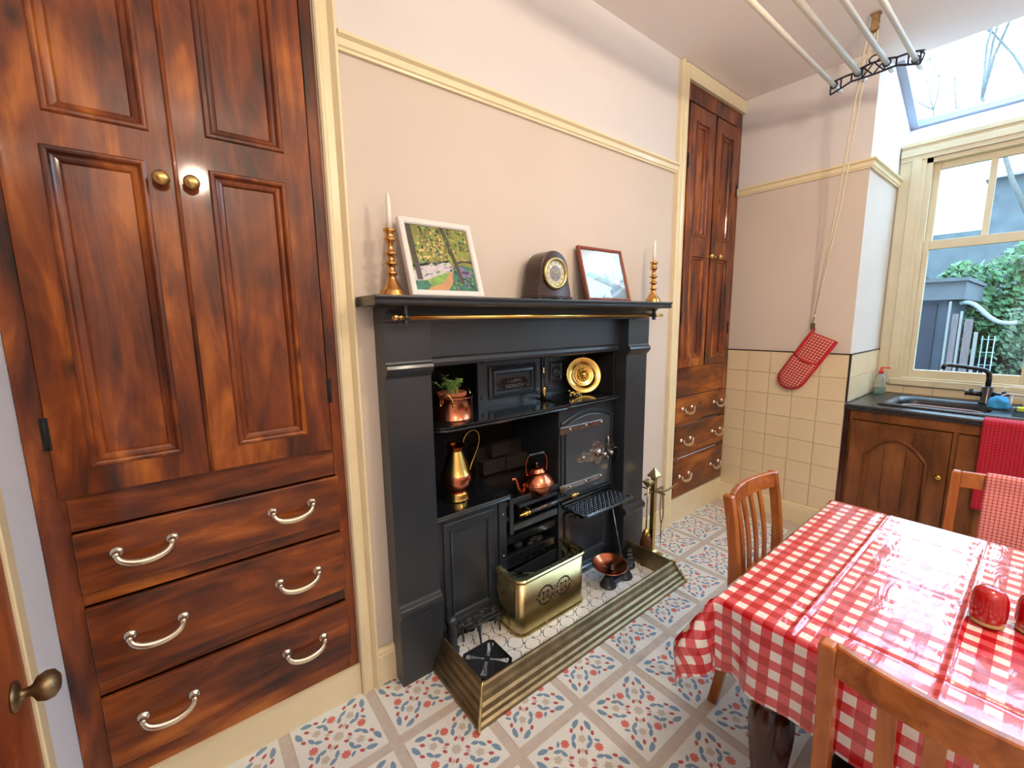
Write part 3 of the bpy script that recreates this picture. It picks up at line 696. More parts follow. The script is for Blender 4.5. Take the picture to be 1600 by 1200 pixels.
# fire front
for z0, z1, x0, y in ((.436, .470, 1.246, -.006), (.366, .400, 1.2055, .004), (.262, .300, 1.2055, .006)):
    b = MB(); b.box(x0, 1.5595, y, y+.012, z0, z1); b.box(x0, 1.5595, y+.002, y+.028, z1, z1+.004); obj('fire_bar', b, iron_gloss, K, bevel=.003)
b = MB(); b.box(1.222, 1.246, -.012, .004, .425, .618); b.box(1.246, 1.5595, -.010, .002, .585, .612); b.box(1.2055, 1.222, -.002, .012, .50, .52); b.box(1.2055, 1.222, -.002, .012, .58, .60); obj('fire_door_frame', b, iron, K, bevel=.003)
b = MB(); b.box(1.206, 1.5595, .05, .28, .20, .245); 
for i in range(7): b.box(1.22+i*.048, 1.232+i*.048, .01, .29, .246, .26)
obj('bottom_grate', b, iron_dark, K)
rr = random.Random(3); b = MB()
for i in range(36):
    x, y, z = rr.uniform(1.235, 1.53), rr.uniform(.04, .25), .275+rr.uniform(0, .05)
    o0 = len(b.v); b.sphere((x, y, z), rr.uniform(.018, .034), 7, 0, (1, .8, .8))
c = obj('coal', b, iron_dark, K, kind='stuff')
b = MB(); b.prism([(1.206, .14), (1.5595, .16), (1.5595, .23), (1.206, .21)], 0, .01, fy(.012)); obj('ash_flap', b, iron, K, bevel=.002)
b = MB(); b.box(1.27, 1.54, -.02, .22, .566, .574); b.box(1.27, 1.54, -.028, -.02, .562, .578); 
obj('pot_trivet', b, iron, K, bevel=.002)
# oven
b = MB(); b.box(1.560, 2.019, .002, .39, .013, 1.022); b.box(1.560, 1.572, -.012, .002, .013, 1.022); ov = obj('oven_casing', b, iron, K, bevel=.002)
def archpoly(u0, u1, v0, vs, rise, n=12):
    P = [(u0, v0), (u1, v0)]
    for i in range(n+1):
        t = i/n; x = u1+(u0-u1)*t; P.append((x, vs+rise*(1-(2*t-1)**2)))
    return P
def arch_rings(u0, u1, v0, vs, rise, prof, fr, cap=True, mb=None):
    mb = mb or MB(); mb.loft([[fr(p[0], p[1], d) for p in archpoly(u0+i, u1-i, v0+i, vs-i*.7, rise*(u1-u0-2*i)/(u1-u0))] for i, d in prof], cap1=cap); return mb
b = arch_rings(1.582, 2.012, .500, .945, .050, [(0, .0), (0, .012), (.006, .017), (.014, .017), (.018, .008), (.024, .006), (.028, .012)], fy(.0018)); 
od = obj('oven_door', b, iron, K)
b = arch_rings(1.612, 1.982, .525, .925, .044, [(0, .010), (0, .0165), (.003, .018)], fy(.0018)); obj('door_panel', b, mat('blued_iron_panel', srgb(58, 64, 70), .3, coat=.3, var=.12, vs=6, bump=.06, bs=60, spec=.6), od)
for zc in (.908, .580):
    fq = fy(-.0175); sl_ = -.012 if zc > .7 else -.014
    P = [(1.560, zc-.022), (1.605, zc-.022), (1.612, zc-.016), (1.900, zc-.014), (1.922, zc), (1.900, zc+.014), (1.612, zc+.016), (1.605, zc+.018), (1.560, zc+.020)]
    hs = obj('hinge_strap', MB().prism(P, 0, .005, fq), steel, od, bevel=.0015); hs['label'] = 'polished steel hinge strap'
    for u in (1.635, 1.765, 1.895): obj('bolt', MB().lathe([(0, 0), (.009, 0), (.007, .005), (0, .008)], fq(u, zc, .0051), 12, 0, (0, -1, 0)), steel, hs)
    obj('slot', MB().box(1.782, 1.808, zc-.003, zc+.003, .0051, .0056, fr=fq), soot, hs)
fq = fy(-.0175)
LP = [(1.690, .712), (1.715, .730), (1.735, .752), (1.752, .756), (1.762, .742), (1.785, .742), (1.800, .758), (1.815, .756), (1.826, .776), (1.850, .796), (1.876, .794), (1.900, .772), (1.915, .762), (1.925, .745), (1.915, .715), (1.920, .700), (1.905, .676), (1.872, .656), (1.842, .668), (1.835, .690), (1.812, .680), (1.790, .692), (1.770, .690), (1.752, .704), (1.742, .690), (1.720, .694)]
lp = obj('latch_plate', MB().prism(LP, 0, .006, fq), steel, od, bevel=.0015); lp['label'] = 'scrolled steel latch plate'
obj('latch_knob', MB().lathe([(0, 0), (.024, 0), (.026, .006), (.018, .012), (.008, .015), (.008, .030), (.013, .036), (.016, .046), (.012, .054), (0, .058)], fq(1.872, .728, .0061), 18, 0, (0, -1, 0)), steel, lp)
obj('bolt', MB().lathe([(0, 0), (.012, 0), (.010, .007), (0, .011)], fq(1.742, .724, .0061), 12, 0, (0, -1, 0)), steel, lp)
b = MB(); b.prism([(1.945, .760), (1.945, .735), (1.955, .700), (1.980, .700), (2.005, .715), (2.005, .762), (1.985, .752), (1.972, .758), (1.958, .75)], 0, .014, fq)
b.lathe([(0, 0), (.008, 0), (.004, .008), (.009, .020), (.011, .030), (.004, .045), (0, .052)], fq(1.952, .765, .010), 12, 0, (0, 0, 1)); b.lathe([(0, 0), (.006, 0), (.009, .012), (.004, .024), (0, .03)], fq(1.952, .695, .010), 12, 0, (0, 0, -1))
b.sphere(fq(1.957, .715, .028), .016, 12)
obj('latch_keeper', b, steel, od)
b = MB(); b.tube([fq(1.985, .74, .02), fq(2.01, .738, .03), fq(2.022, .71, .034), fq(2.018, .672, .03), fq(2.008, .655, .02)], .006, 8); obj('latch_lever', b, iron_gloss, od)
# drop shelf: perforated
b = MB(); x0, x1, y0, y1, z0, z1 = 1.588, 2.012, -.182, -.006, .458, .470
def hole_grid(b, x0, x1, y0, y1, nx, ny, z0, z1):
    dx = (x1-x0)/nx; dy = (y1-y0)/ny
    for i in range(nx):
        for j in range(ny):
            cx, cy = x0+dx*(i+.5), y0+dy*(j+.5); r = min(dx, dy)*.34; st = (i+j) % 2
            outer = [(cx+dx/2*a, cy+dy/2*c) for a, c in ((-1, -1), (0, -1), (1, -1), (1, 0), (1, 1), (0, 1), (-1, 1), (-1, 0))]
            inner = [(cx+r*(1.15 if (k+st) % 2 else .7)*math.cos(-3*PI/4+k*PI/4), cy+r*(1.15 if (k+st) % 2 else .7)*math.sin(-3*PI/4+k*PI/4)) for k in range(8)]
            b.loft([[Vector((p[0], p[1], z1-.001)) for p in outer], [Vector((cx+(p[0]-cx)*1.22, cy+(p[1]-cy)*1.22, z1+.0035)) for p in inner], [Vector((p[0], p[1], z1)) for p in inner], [Vector((p[0], p[1], z0)) for p in inner]])
hole_grid(b, x0+.016, x1-.016, y0+.016, y1-.02, 22, 8, z0+.002, z1-.002)
fs = obj('fretwork', b, iron_gloss, K)
fs['label'] = 'pierced iron drop shelf top'
Rg = []
for ins, z in ((.016, z0), (0, z0+.002), (0, z1), (.004, z1+.003), (.012, z1+.003), (.016, z1)):
    r = .022
    Rg.append([Vector((p[0], p[1], z)) for p in [(x1-ins, y1-ins), (x0+ins, y1-ins)]+[(x0+ins+r-r*math.cos(t), y0+ins+r-r*math.sin(t)) for t in [PI/2*i/5 for i in range(6)]]+[(x1-ins-r+r*math.sin(t), y0+ins+r-r*math.cos(t)) for t in [PI/2*i/5 for i in range(6)]]])
b = MB(); b.loft(Rg, loop=True); obj('shelf_rim', b, iron_gloss, K)
b = MB(); b.sweep([((x, -.0, .478), (0, -1, 0), (0, 0, 1)) for x in (1.585, 2.016)], [(0, 0), (.016, 0), (.018, .008), (.010, .014), (0, .016)]); obj('shelf_hinge_rail', b, iron_gloss, K)
for x in (1.70, 1.90):
    b = MB(); b.prism([(-.006, .456), (-.14, .456), (-.10, .440), (-.04, .42), (-.006, .36)], -.004, .004, lambda u, v, w, x=x: Vector((x+w, u, v))); obj('shelf_bracket', b, iron, K)
b = MB(); b.rings(1.615, .095, 1.985, .42, [(0, 0), (0, .010), (.006, .013), (.022, .013), (.026, .018), (.034, .016), (.040, .005), (.046, .004)], fy(.0018)); lo_ = obj('lower_door', b, iron, K)
obj('pull', MB().box(1.72, 1.76, .385, .393, .013, .03, fr=fy(0)).box(1.74, 1.90, .352, .358, .006, .018, fr=fy(0)), iron_gloss, lo_)
b = MB(); b.sweep([((x, .0, .013), (0, -1, 0), (0, 0, 1)) for x in (1.56, 2.015)], [(0, 0), (.030, 0), (.030, .035), (.020, .042), (.018, .052), (.006, .06), (0, .06)]); obj('oven_plinth', b, iron_gloss, K)
# towel bar
b = MB(); b.cyl((1.300, -.072, .551), (1.595, -.072, .551), .0125, n=16); tb = obj('front_rail', b, iron_gloss, K)
for sx, x in ((-1, 1.300), (1, 1.595)):
    b = MB(); b.lathe([(0, 0), (.010, 0), (.014, .003), (.014, .008), (.008, .011), (.012, .018), (.017, .026), (.012, .034), (.007, .038), (.010, .046), (.007, .053), (.005, .056), (.007, .062), (0, .067)], (x, -.072, .551), 16, 0, (sx, 0, 0)); obj('finial', b, brass_b, tb)
for x in (1.31, 1.585): obj('bracket', MB().tube([(x, -.0, .56), (x, -.04, .556), (x, -.066, .551)], .006, 8), iron, tb)

# ------------------------------------------------------------------ hearth and its quatrefoil tiles
H = struct('hearth', MB().box(.752, 2.115, -.418, .012, -.0, .012), hearth_g)
def quat(P, even):
    h = P/2; pts = []
    for q in range(4):
        a = q*PI/2
        for i in range(8):
            t = i/8; s_ = -h+P*t
            bulge = P*.20*max(0, math.sin(PI*min(1, max(0, (t-.18)/.64))))**.55*(1 if even else -1)
            g = -.0024
            x, y = h+bulge+g, s_
            y = max(-h-g, min(h+g, y))*(1+2*g/P)
            pts.append((x*math.cos(a)-y*math.sin(a), x*math.sin(a)+y*math.cos(a)))
    return pts
QP = .0565; protos = {}
for i in range(23):
    for j in range(8):
        cx = .785+QP*(i+.5); cy = -.40+QP*(j+.5)
        e = (i+j) % 2 == 0
        if cx > 2.08 or cy > .0: continue
        if cy > -.04:
            pq = quat(QP, e); pq = [(x, min(y, -.001-cy)) for x, y in pq]
            b = MB(); b.prism([(x+cx, y+cy) for x, y in pq], 0, .006, fz(.0122)); obj('tile', b, hearth_t, H); continue
        if e not in protos:
            b = MB(); pq = quat(QP, e); b.prism(pq, 0, .006, fz(.0122))
            b.v = [v+Vector((cx, cy, 0)) for v in b.v]; protos[e] = obj('tile', b, hearth_t, H)
            protos[('c', e)] = WM[protos[e]].translation-Vector((cx, cy, 0))
        else: piece('tile', protos[e], Vector((cx, cy, 0))+protos[('c', e)], H)

# brass fender
Fd = thing('hearth_fender', 'stepped brass fender kerb running round the hearth in front of the range', 'fender', (1.43, -.42, 0))
fp = [(0, 0), (0, .018), (.010, .024), (.012, .040), (.020, .046), (.024, .066), (.034, .074), (.038, .094), (.046, .104), (.048, .126), (.055, .133), (.062, .133), (.064, .126), (.064, .0)]
xl, xr, yf, yb = .728, 2.145, -.448, -.083
def kerb(path):
    b = MB(); b.sweep(path, fp); return b
front = [((xl, yf, 0), (1, 1, 0), (0, 0, 1)), ((xr, yf, 0), (-1, 1, 0), (0, 0, 1))]
obj('front_kerb', kerb(front), brass_old, Fd)
obj('side_kerb', kerb([((xl, yb-.012, 0), (1, 0, 0), (0, 0, 1)), ((xl, yf, 0), (1, 1, 0), (0, 0, 1))]), brass_old, Fd)
obj('side_kerb', kerb([((xr, yf, 0), (-1, 1, 0), (0, 0, 1)), ((xr, yb-.012, 0), (-1, 0, 0), (0, 0, 1))]), brass_old, Fd)
for x, sx in ((xl, 1), (xr, -1)):
    b = MB()
    b.tube([(x+sx*(u-.003), yf+u-.003, v+.003) for u, v in fp[:12]], .006, 8); obj('corner_bead', b, brass_p, Fd)

# ------------------------------------------------------------------ on the mantel shelf
ZM = 1.5905
def candlestick(x, y, label, hs=1.0):
    t = thing('candlestick', label, 'candlestick', (x, y, ZM), 'brass candlesticks with white candles on the mantel shelf')
    P = [(0, 0), (.046, 0), (.047, .006), (.040, .012), (.041, .018), (.034, .026), (.024, .044), (.015, .062), (.012, .072), (.018, .078), (.020, .084), (.014, .090), (.011, .100), (.013, .108), (.022, .113), (.022, .119), (.013, .124), (.010, .134), (.011, .142), (.021, .147), (.022, .154), (.013, .159), (.010, .170), (.010, .182), (.015, .192), (.021, .197), (.021, .203), (.015, .207), (.015, .222), (.021, .228), (.021, .236), (.014, .238), (0, .236)]
    b = MB(); b.lathe([(r, z*hs) for r, z in P], (x, y, ZM), 28, 0, flute=.035); obj('stem', b, brass_b if False else mat('rosy_brass' if 'rosy_brass' not in MATS else 'rosy_brass2', srgb(214, 160, 96), .22, 1, var=.12, vs=20), t)
    z0 = ZM+.236*hs
    b = MB(); b.lathe([(0, 0), (.0098, 0), (.0094, .06), (.0080, .10), (.0052, .118), (.0015, .124), (0, .124)], (x, y, z0), 16); obj('candle', b, candle_m, t)
    return t
candlestick(.640, -.085, 'turned brass candlestick with white candle, left end of the mantel shelf')
candlestick(2.262, -.090, 'turned brass candlestick with white candle, right end of the mantel shelf')
def leaning(x0, x1, h, d, ybase, ytop, label, name, fw_, frm, cat, paint, thick=.022):
    """frame leaning on the wall: base front at ybase, top at ytop"""
    t = thing(name, label, cat, ((x0+x1)/2, (ybase+ytop)/2, ZM))
    vv = Vector((0, ytop-ybase, math.sqrt(h*h-(ytop-ybase)**2)))/h; ww = Vector((0, -vv.z, vv.y))
    base = Vector((0, ybase, ZM+.003))-ww*0
    def fr(u, v, w): return base+Vector((u, 0, 0))+vv*v+ww*w
    b = MB()
    b.loft([[fr(x0+i, i, dd_), fr(x1-i, i, dd_), fr(x1-i, h-i, dd_), fr(x0+i, h-i, dd_)] for i, dd_ in [(0, -thick), (0, 0), (.003, .003), (fw_*.5, .004), (fw_-.004, .002), (fw_, -.003), (fw_, -.010)]])
    b.box(x0+.002, x1-.002, .002, h-.002, -thick, -thick+.003, fr=fr)
    obj('frame', b, frm, t)
    paint(t, fr, x0+fw_, x1-fw_, fw_, h-fw_)
    return t
def paint_wood(t, fr, u0, u1, v0, v1):
    w, h = u1-u0, v1-v0; g = fr; mts = []; 
    def mm(n, c, vv_=.25, vs_=30): 
        k = mat(n, c, .5, var=vv_, vs=vs_, bump=.25, bs=80, coat=.1); return k
    cols = [mm('paint_olive_canopy', srgb(132, 134, 62), .45, 26), mm('paint_dark_trunk', srgb(62, 54, 52), .2), mm('paint_teal_bank', srgb(40, 112, 92), .5, 34), mm('paint_ochre_path', srgb(190, 140, 92), .2), mm('paint_pale_lilac', srgb(196, 190, 196), .2, 40), mm('paint_green_verge', srgb(120, 166, 74), .35, 40), mm('paint_soft_yellow', srgb(206, 184, 116), .3, 40), mm('paint_violet', srgb(126, 112, 158), .3, 50), mm('paint_deep_green', srgb(32, 66, 58), .4, 40)]
    b = MB(); rng = random.Random(5)
    def poly(pts, m, z): b.add([g(u0+x*w, v0+y*h, -.0095+z*.00025) for x, y in pts], [list(range(len(pts)))], m)
    def dab(x, y, rx, ry, a, m, z):
        pts = []
        for k in range(9):
            t_ = 2*PI*k/9; rr_ = rng.uniform(.7, 1.15); X = rx*math.cos(t_)*rr_; Y = ry*math.sin(t_)*rr_
            pts.append((min(1, max(0, x+X*math.cos(a)-Y*math.sin(a))), min(1, max(0, y+X*math.sin(a)+Y*math.cos(a)))))
        poly(pts, m, z)
    poly([(0, 0), (1, 0), (1, 1), (0, 1)], 0, 0)
    for _ in range(190): dab(rng.uniform(.05, 1), rng.uniform(.42, 1), .032, .016, rng.uniform(0, 3), rng.choice([0, 0, 6, 5, 8]), 1)
    for _ in range(80): dab(rng.uniform(.16, .62), rng.uniform(.46, .80), .030, .022, rng.uniform(0, 3), rng.choice([6, 6, 0]), 2)
    poly([(0, .28), (.12, .36), (.3, .42), (.55, .47), (.62, .44), (.66, .35), (.6, .25), (.35, .2), (.15, .14), (0, .12)], 4, 3)
    for _ in range(44): dab(rng.uniform(.10, .6), rng.uniform(.20, .43), .036, .011, .3, rng.choice([4, 7, 4, 5]), 4)
    for _ in range(14): x = rng.uniform(.05, .6); dab(x, .36+x*.18, .05, .02, .3, 8, 5)
    poly([(0, 0), (.5, 0), (.62, .16), (.60, .30), (.4, .24), (.2, .16), (0, .13)], 5, 6)
    poly([(.16, 0), (.56, 0), (.62, .14), (.64, .26), (.58, .30), (.53, .22), (.44, .12), (.2, .03)], 3, 7)
    poly([(0, 0), (.17, 0), (.24, .08), (.2, .15), (0, .14)], 2, 7)
    poly([(.5, 0), (1, 0), (1, .38), (.8, .42), (.66, .38), (.62, .24), (.6, .12)], 2, 8)
    for _ in range(80): dab(rng.uniform(.6, .97), rng.uniform(.03, .38), .032, .014, rng.uniform(0, 3), rng.choice([2, 8, 5, 8, 7]), 9)
    for _ in range(8): dab(rng.uniform(.75, .92), rng.uniform(.24, .38), .06, .03, 0, 7, 10)
    poly([(.0, 1), (.09, 1), (.10, .6), (.12, .34), (.13, .16), (.05, .16), (.04, .5)], 1, 11)
    poly([(.56, 1), (.61, 1), (.68, .72), (.74, .45), (.80, .12), (.74, .12), (.69, .42), (.63, .72)], 1, 11)
    poly([(.72, .46), (.85, .50), (1, .48), (1, .46), (.85, .475), (.72, .43)], 1, 12)
    for _ in range(70): dab(rng.uniform(.2, .98), rng.uniform(.58, .98), .022, .012, rng.uniform(0, 3), rng.choice([8, 2, 5, 0]), 12)
    obj('painting', b, cols, t, recalc=False)['label'] = 'woodland path painting in greens and lilac'
leaning(.688, 1.003, .310, .02, -.150, -.050, 'white-framed woodland painting with tree trunks and a path, leaning on the mantel shelf', 'framed_painting', .024, white_p, 'picture', paint_wood)
def paint_glass(t, fr, u0, u1, v0, v1):
    w, h = u1-u0, v1-v0; rng = random.Random(11); b = MB()
    mm = lambda n, c, **k: mat(n, c, .05, coat=1.0, **k)
    cols = [mm('print_reflected_sky', srgb(240, 242, 246)), mm('print_reflected_band', srgb(172, 208, 228), var=.1, vs=20), mm('print_slate_mist', srgb(150, 160, 174), var=.25, vs=24), mm('print_olive_leaf', srgb(164, 166, 128), var=.25, vs=40), mm('print_dark_lattice', srgb(70, 72, 92)), mm('print_rose_stone', srgb(190, 158, 148), var=.2, vs=40), mm('print_pale_wall', srgb(214, 222, 220))]  # white sky and blue band copy the skylight reflection as flat colour
    def poly(pts, m, z): b.add([fr(u0+x*w, v0+y*h, -.0095+z*.00025) for x, y in pts], [list(range(len(pts)))], m)
    poly([(0, 0), (1, 0), (1, 1), (0, 1)], 0, 0)
    poly([(0, 0), (1, 0), (1, .70), (.62, .62), (.3, .44), (0, .30)], 2, 1)
    poly([(0, .46), (.92, .98), (.97, .92), (.97, .72), (.6, .62), (0, .28)], 1, 2)
    poly([(.62, .58), (.97, .74), (1, .2), (.72, .34), (.6, .40)], 6, 3)
    for _ in range(34):
        x, y = rng.uniform(.25, .95), rng.uniform(.22, .62); r = rng.uniform(.03, .07)
        if y > .30+x*.34: continue
        pts = [(x+r*math.cos(k)*rng.uniform(.6, 1.1), y+r*math.sin(k)*rng.uniform(.6, 1.1)) for k in [2*PI*i/7 for i in range(7)]]
        poly(pts, rng.choice([3, 3, 5, 2]), 4)
    poly([(.64, .40), (.80, .42), (.80, .60), (.64, .585)], 6, 5)
    for k in range(4): poly([(.655+.036*k, .405), (.675+.036*k, .407), (.675+.036*k, .592), (.655+.036*k, .590)], 4, 6)
    for k in range(4): poly([(.65, .42+.045*k), (.80, .425+.045*k), (.80, .437+.045*k), (.65, .432+.045*k)], 4, 6)
    poly([(.38, .02), (.50, .16), (.56, .18), (.58, .02)], 0, 5)
    obj('print', b, cols, t, recalc=False)['label'] = 'glazed pale print with reflected sky and blue diagonal band painted in'
    g_ = MB(); g_.box(u0, u1, v0, v1, -.0055, -.004, fr=fr); obj('glass', g_, pane_m, t)
leaning(1.668, 2.020, .293, .02, -.115, -.035, 'small red-brown framed glazed picture with a painted-in reflection as a pale blue diagonal band, leaning beside the clock', 'framed_print', .016, frame_wood, 'picture', paint_glass, .016)
# mantel clock
T = thing('mantel_clock', 'dark wooden arched mantel clock with a round brass bezel', 'clock', (1.40, -.10, ZM))
def clock_poly(k=0):
    P = [(-.108, 0), (.108, 0)]; P += [(.104, .03), (.090, .075)]
    P += [(.088*math.cos(a), .112+.095*math.sin(a)) for a in [PI*i/16 for i in range(17)]]
    P += [(-.090, .075), (-.104, .03)]
    return P
b = MB(); b.prism([(1.400+u, ZM+.013+v) for u, v in clock_poly()], -.0, .105, lambda u, v, w: Vector((u, -.04-w, v))); obj('case', b, clock_wood, T, bevel=.004)
b = MB(); b.box(1.285, 1.515, -.150, -.035, ZM+.007, ZM+.0135)
for x in (1.290, 1.478):
    for y in (-.15, -.065): b.box(x, x+.03, y, y+.03, ZM+.0005, ZM+.007)
obj('base', b, clock_wood, T, bevel=.002)
cf = Vector((1.400, -.1452, ZM+.118))
b = MB(); b.lathe([(.058, 0), (.073, 0), (.0745, .006), (.070, .013), (.063, .015), (.0575, .010), (.0575, 0)], cf, 40, 0, (0, -1, 0), caps=False); obj('bezel', b, brass_p, T)
b = MB(); b.lathe([(0, .003), (.0575, .003)], cf, 40, 0, (0, -1, 0), caps=False); b.lathe([(0, .0034), (.036, .0034)], cf, 40, 1, (0, -1, 0), caps=False)
for k in range(12):
    a = k*PI/6; c_ = Vector((math.sin(a), 0, math.cos(a))); p_ = Vector((c_.z, 0, -c_.x))
    q0 = cf+Vector((0, -.0036, 0))+c_*.041; q1 = cf+Vector((0, -.0036, 0))+c_*.053
    b.add([q0-p_*.0013, q1-p_*.0013, q1+p_*.0013, q0+p_*.0013], [(0, 1, 2, 3)], 2)
for sx in (-1, 1): b.lathe([(0, .0038), (.003, .0038)], cf+Vector((sx*.015, 0, -.018)), 10, 2, (0, -1, 0), caps=False)
dial_ = obj('dial', b, [mat('clock_chapter_ring', srgb(226, 214, 176), .4, .3), mat('clock_dial_centre', srgb(152, 138, 142), .45), mat('clock_numeral', srgb(60, 44, 34), .5)], T, recalc=False)
b = MB()
for a, l, w_ in ((-.95, .030, .0022), (.30*PI, .022, .0028)):
    d_ = Vector((math.sin(a), 0, math.cos(a))); p_ = Vector((d_.z, 0, -d_.x)); o_ = cf+Vector((0, -.0050, 0))
    b.loft([[o_-d_*.006-p_*w_*.5+Vector((0, yy, 0)), o_+d_*l*.6-p_*w_+Vector((0, yy, 0)), o_+d_*l+Vector((0, yy, 0)), o_+d_*l*.6+p_*w_+Vector((0, yy, 0)), o_-d_*.006+p_*w_*.5+Vector((0, yy, 0))] for yy in (0, -.0008)], cap0=True, cap1=True)
b.lathe([(0, 0), (.004, 0), (.003, .002), (0, .003)], cf+Vector((0, -.005, 0)), 12, 0, (0, -1, 0)); obj('clock_hand', b, brass_b, T)
dome = MB(); dome.lathe([(.0572, .010), (.048, .0155), (.034, .019), (.018, .021), (.001, .0215)], cf, 40, 0, (0, -1, 0), caps=False); obj('glass_cover', dome, pane_m, T)

# ------------------------------------------------------------------ on the plate shelf and hob
ZS = 1.0515
P_ = thing('potted_herb', 'small green herb in a terracotta pot standing in a copper pan on the plate shelf', 'plant', (.985, .11, ZS+.006))
c_ = (.985, .11, ZS+.0055)
b = MB(); b.lathe([(0, 0), (.042, 0), (.058, .095), (.066, .097), (.068, .116), (.062, .117), (.056, .100), (.0, .098)], c_, 28); obj('pot', b, terra, P_)
b = MB(); b.lathe([(0, .099), (.055, .101)], c_, 20, caps=False); obj('soil', b, soil_m, P_)
b = MB(); st = MB(); rg = random.Random(4)
for k in range(13):
    a = rg.uniform(0, 2*PI); ln = rg.uniform(.05, .085); o0 = Vector(c_)+Vector((rg.uniform(-.03, .03), rg.uniform(-.03, .03), .099))
    if k < 6: a = rg.uniform(PI*.75, PI*1.45)
    tip = o0+Vector((math.cos(a)*ln*.8, math.sin(a)*ln*.8, ln*rg.uniform(.65, 1.15))); tip.x = max(tip.x, .86); mid = (o0+tip)/2+Vector((0, 0, .02))
    pts = bez(o0, o0+Vector((0, 0, .02)), mid, tip, 6); st.tube(pts, .0014, 5)
    for i in range(3, 7):
        for sgn in (-1, 1):
            q = pts[i]; aa = a+sgn*1.2; L_ = rg.uniform(.014, .024)
            d_ = Vector((math.cos(aa), math.sin(aa), rg.uniform(-.1, .7))).normalized(); s_ = d_.cross(Vector((0, 0, 1))).normalized()*L_*.42
            n_ = d_.cross(s_).normalized()*L_*.12
            V_ = [q, q+d_*L_*.35+s_+n_, q+d_*L_*.8+s_*.7+n_, q+d_*L_, q+d_*L_*.8-s_*.7+n_, q+d_*L_*.35-s_+n_, q+d_*L_*.5]
            b.add(V_, [(0, 6, 1), (1, 6, 2), (2, 6, 3), (3, 6, 4), (4, 6, 5), (5, 6, 0)], 0, True)
obj('stem', st, leaf_m, P_); obj('foliage', b, leaf_m, P_, recalc=False, kind='stuff')
P_ = thing('copper_pan', 'round two-handled copper pan holding the herb pot, left end of the plate shelf', 'pan', (.985, .11, ZS))
b = MB(); b.lathe([(0, 0), (.094, 0), (.098, .002), (.094, .005), (.094, .098), (.098, .101), (.098, .104), (.092, .104), (.091, .005), (0, .005)], (.985, .11, ZS), 40); obj('body', b, copper, P_)
for a in (-2.35, .35):
    d_ = Vector((math.cos(a), math.sin(a), 0)); s_ = Vector((-d_.y, d_.x, 0)); o_ = Vector((.985, .11, ZS+.075))+d_*.096
    b = MB(); b.tube([o_+s_*(.030*math.cos(t))+d_*(.012*math.sin(t)+.002)+Vector((0, 0, .052*math.sin(t))) for t in [PI*i/12 for i in range(13)]], .0035, 8)
    for sg in (-1, 1): b.sphere(o_+s_*.03*sg, .007, 10)
    obj('handle', b, brass_b, P_)
# jug
J = thing('copper_brass_jug', 'tall brass and copper jug with a high looped handle on the left hob', 'jug', (.992, .11, .6515))
c_ = (.992, .11, .6515)
b = MB(); b.lathe([(0, 0), (.062, 0), (.063, .006), (.058, .010), (.060, .017), (.055, .024), (.056, .032), (.050, .038)], c_, 36); obj('foot', b, brass_b, J)
b = MB(); b.lathe([(.050, .038), (.064, .055), (.074, .080), (.077, .100), (.074, .122), (.071, .128)], c_, 36, caps=False); obj('belly', b, copper, J)
b = MB(); b.lathe([(.071, .128), (.068, .133), (.058, .165), (.045, .205), (.034, .238)], c_, 36, caps=False); obj('neck', b, brass_b, J)
b = MB(); R2 = []
for r, z in ((.034, .238), (.034, .250), (.038, .258), (.043, .262)):
    R2.append([Vector((c_[0]+math.cos(t)*r*(1+(.32*max(0, math.cos(t+.0-PI))**4 if z > .25 else 0)), c_[1]+math.sin(t)*r, c_[2]+z+(.010*max(0, math.cos(t-PI))**3 if z > .25 else 0)+(.004*max(0, math.cos(t))**3 if z > .25 else 0))) for t in [2*PI*i/32 for i in range(32)]])
b.loft(R2, 0, True); b.lathe([(0, .252), (.034, .252)], c_, 32, caps=False); b.lathe([(0, .252), (.019, .252), (.019, .280), (.016, .284), (0, .285)], (c_[0]-.018, c_[1], c_[2]), 16); obj('spout', b, copper_d, J)
h0 = Vector(c_)
b = MB(); pts = bez(h0+Vector((.042, 0, .262)), h0+Vector((.050, 0, .335)), h0+Vector((.145, 0, .345)), h0+Vector((.136, 0, .262)), 14)+bez(h0+Vector((.136, 0, .262)), h0+Vector((.125, 0, .20)), h0+Vector((.085, 0, .17)), h0+Vector((.073, 0, .105)), 10)[1:]
b.tube(pts, .0052, 8, flat=((0, 1, 0), .6)); obj('handle', b, brass_b, J)
# kettle
Kt = thing('copper_kettle', 'round copper kettle with black bar handle standing over the grate', 'kettle', (1.435, .03, .5785))
c_ = (1.435, .03, .5745)
b = MB(); b.lathe([(0, .0), (.060, 0), (.078, .020), (.090, .052), (.093, .066), (.093, .080), (.088, .088), (.080, .102), (.062, .122), (.048, .132)], c_, 40); obj('body', b, copper, Kt)
b = MB(); b.lathe([(.0935, .066), (.096, .070), (.096, .075), (.0935, .079)], c_, 40, caps=False); obj('band', b, copper, Kt)
b = MB(); b.lathe([(.050, .131), (.051, .134), (.044, .137), (.042, .145), (.034, .151), (.020, .158), (.010, .162), (0, .163)], c_, 32); ld = obj('lid', b, copper, Kt)
b = MB(); b.lathe([(.006, .160), (.010, .168), (.008, .176), (0, .179)], c_, 16); obj('knob', b, iron_gloss, ld)
o_ = Vector(c_); sd = Vector((-.96, .12, 0)).normalized()
b = MB(); pts = bez(o_+sd*.080+Vector((0, 0, .032)), o_+sd*.125+Vector((0, 0, .03)), o_+sd*.112+Vector((0, 0, .085)), o_+sd*.135+Vector((0, 0, .112)), 10)+[o_+sd*.145+Vector((0, 0, .116)), o_+sd*.156+Vector((0, 0, .108))]
b.tube(pts, [.016, .0155, .015, .014, .013, .012, .011, .010, .0095, .009, .009, .0085, .007], 12); obj('spout', b, copper, Kt)
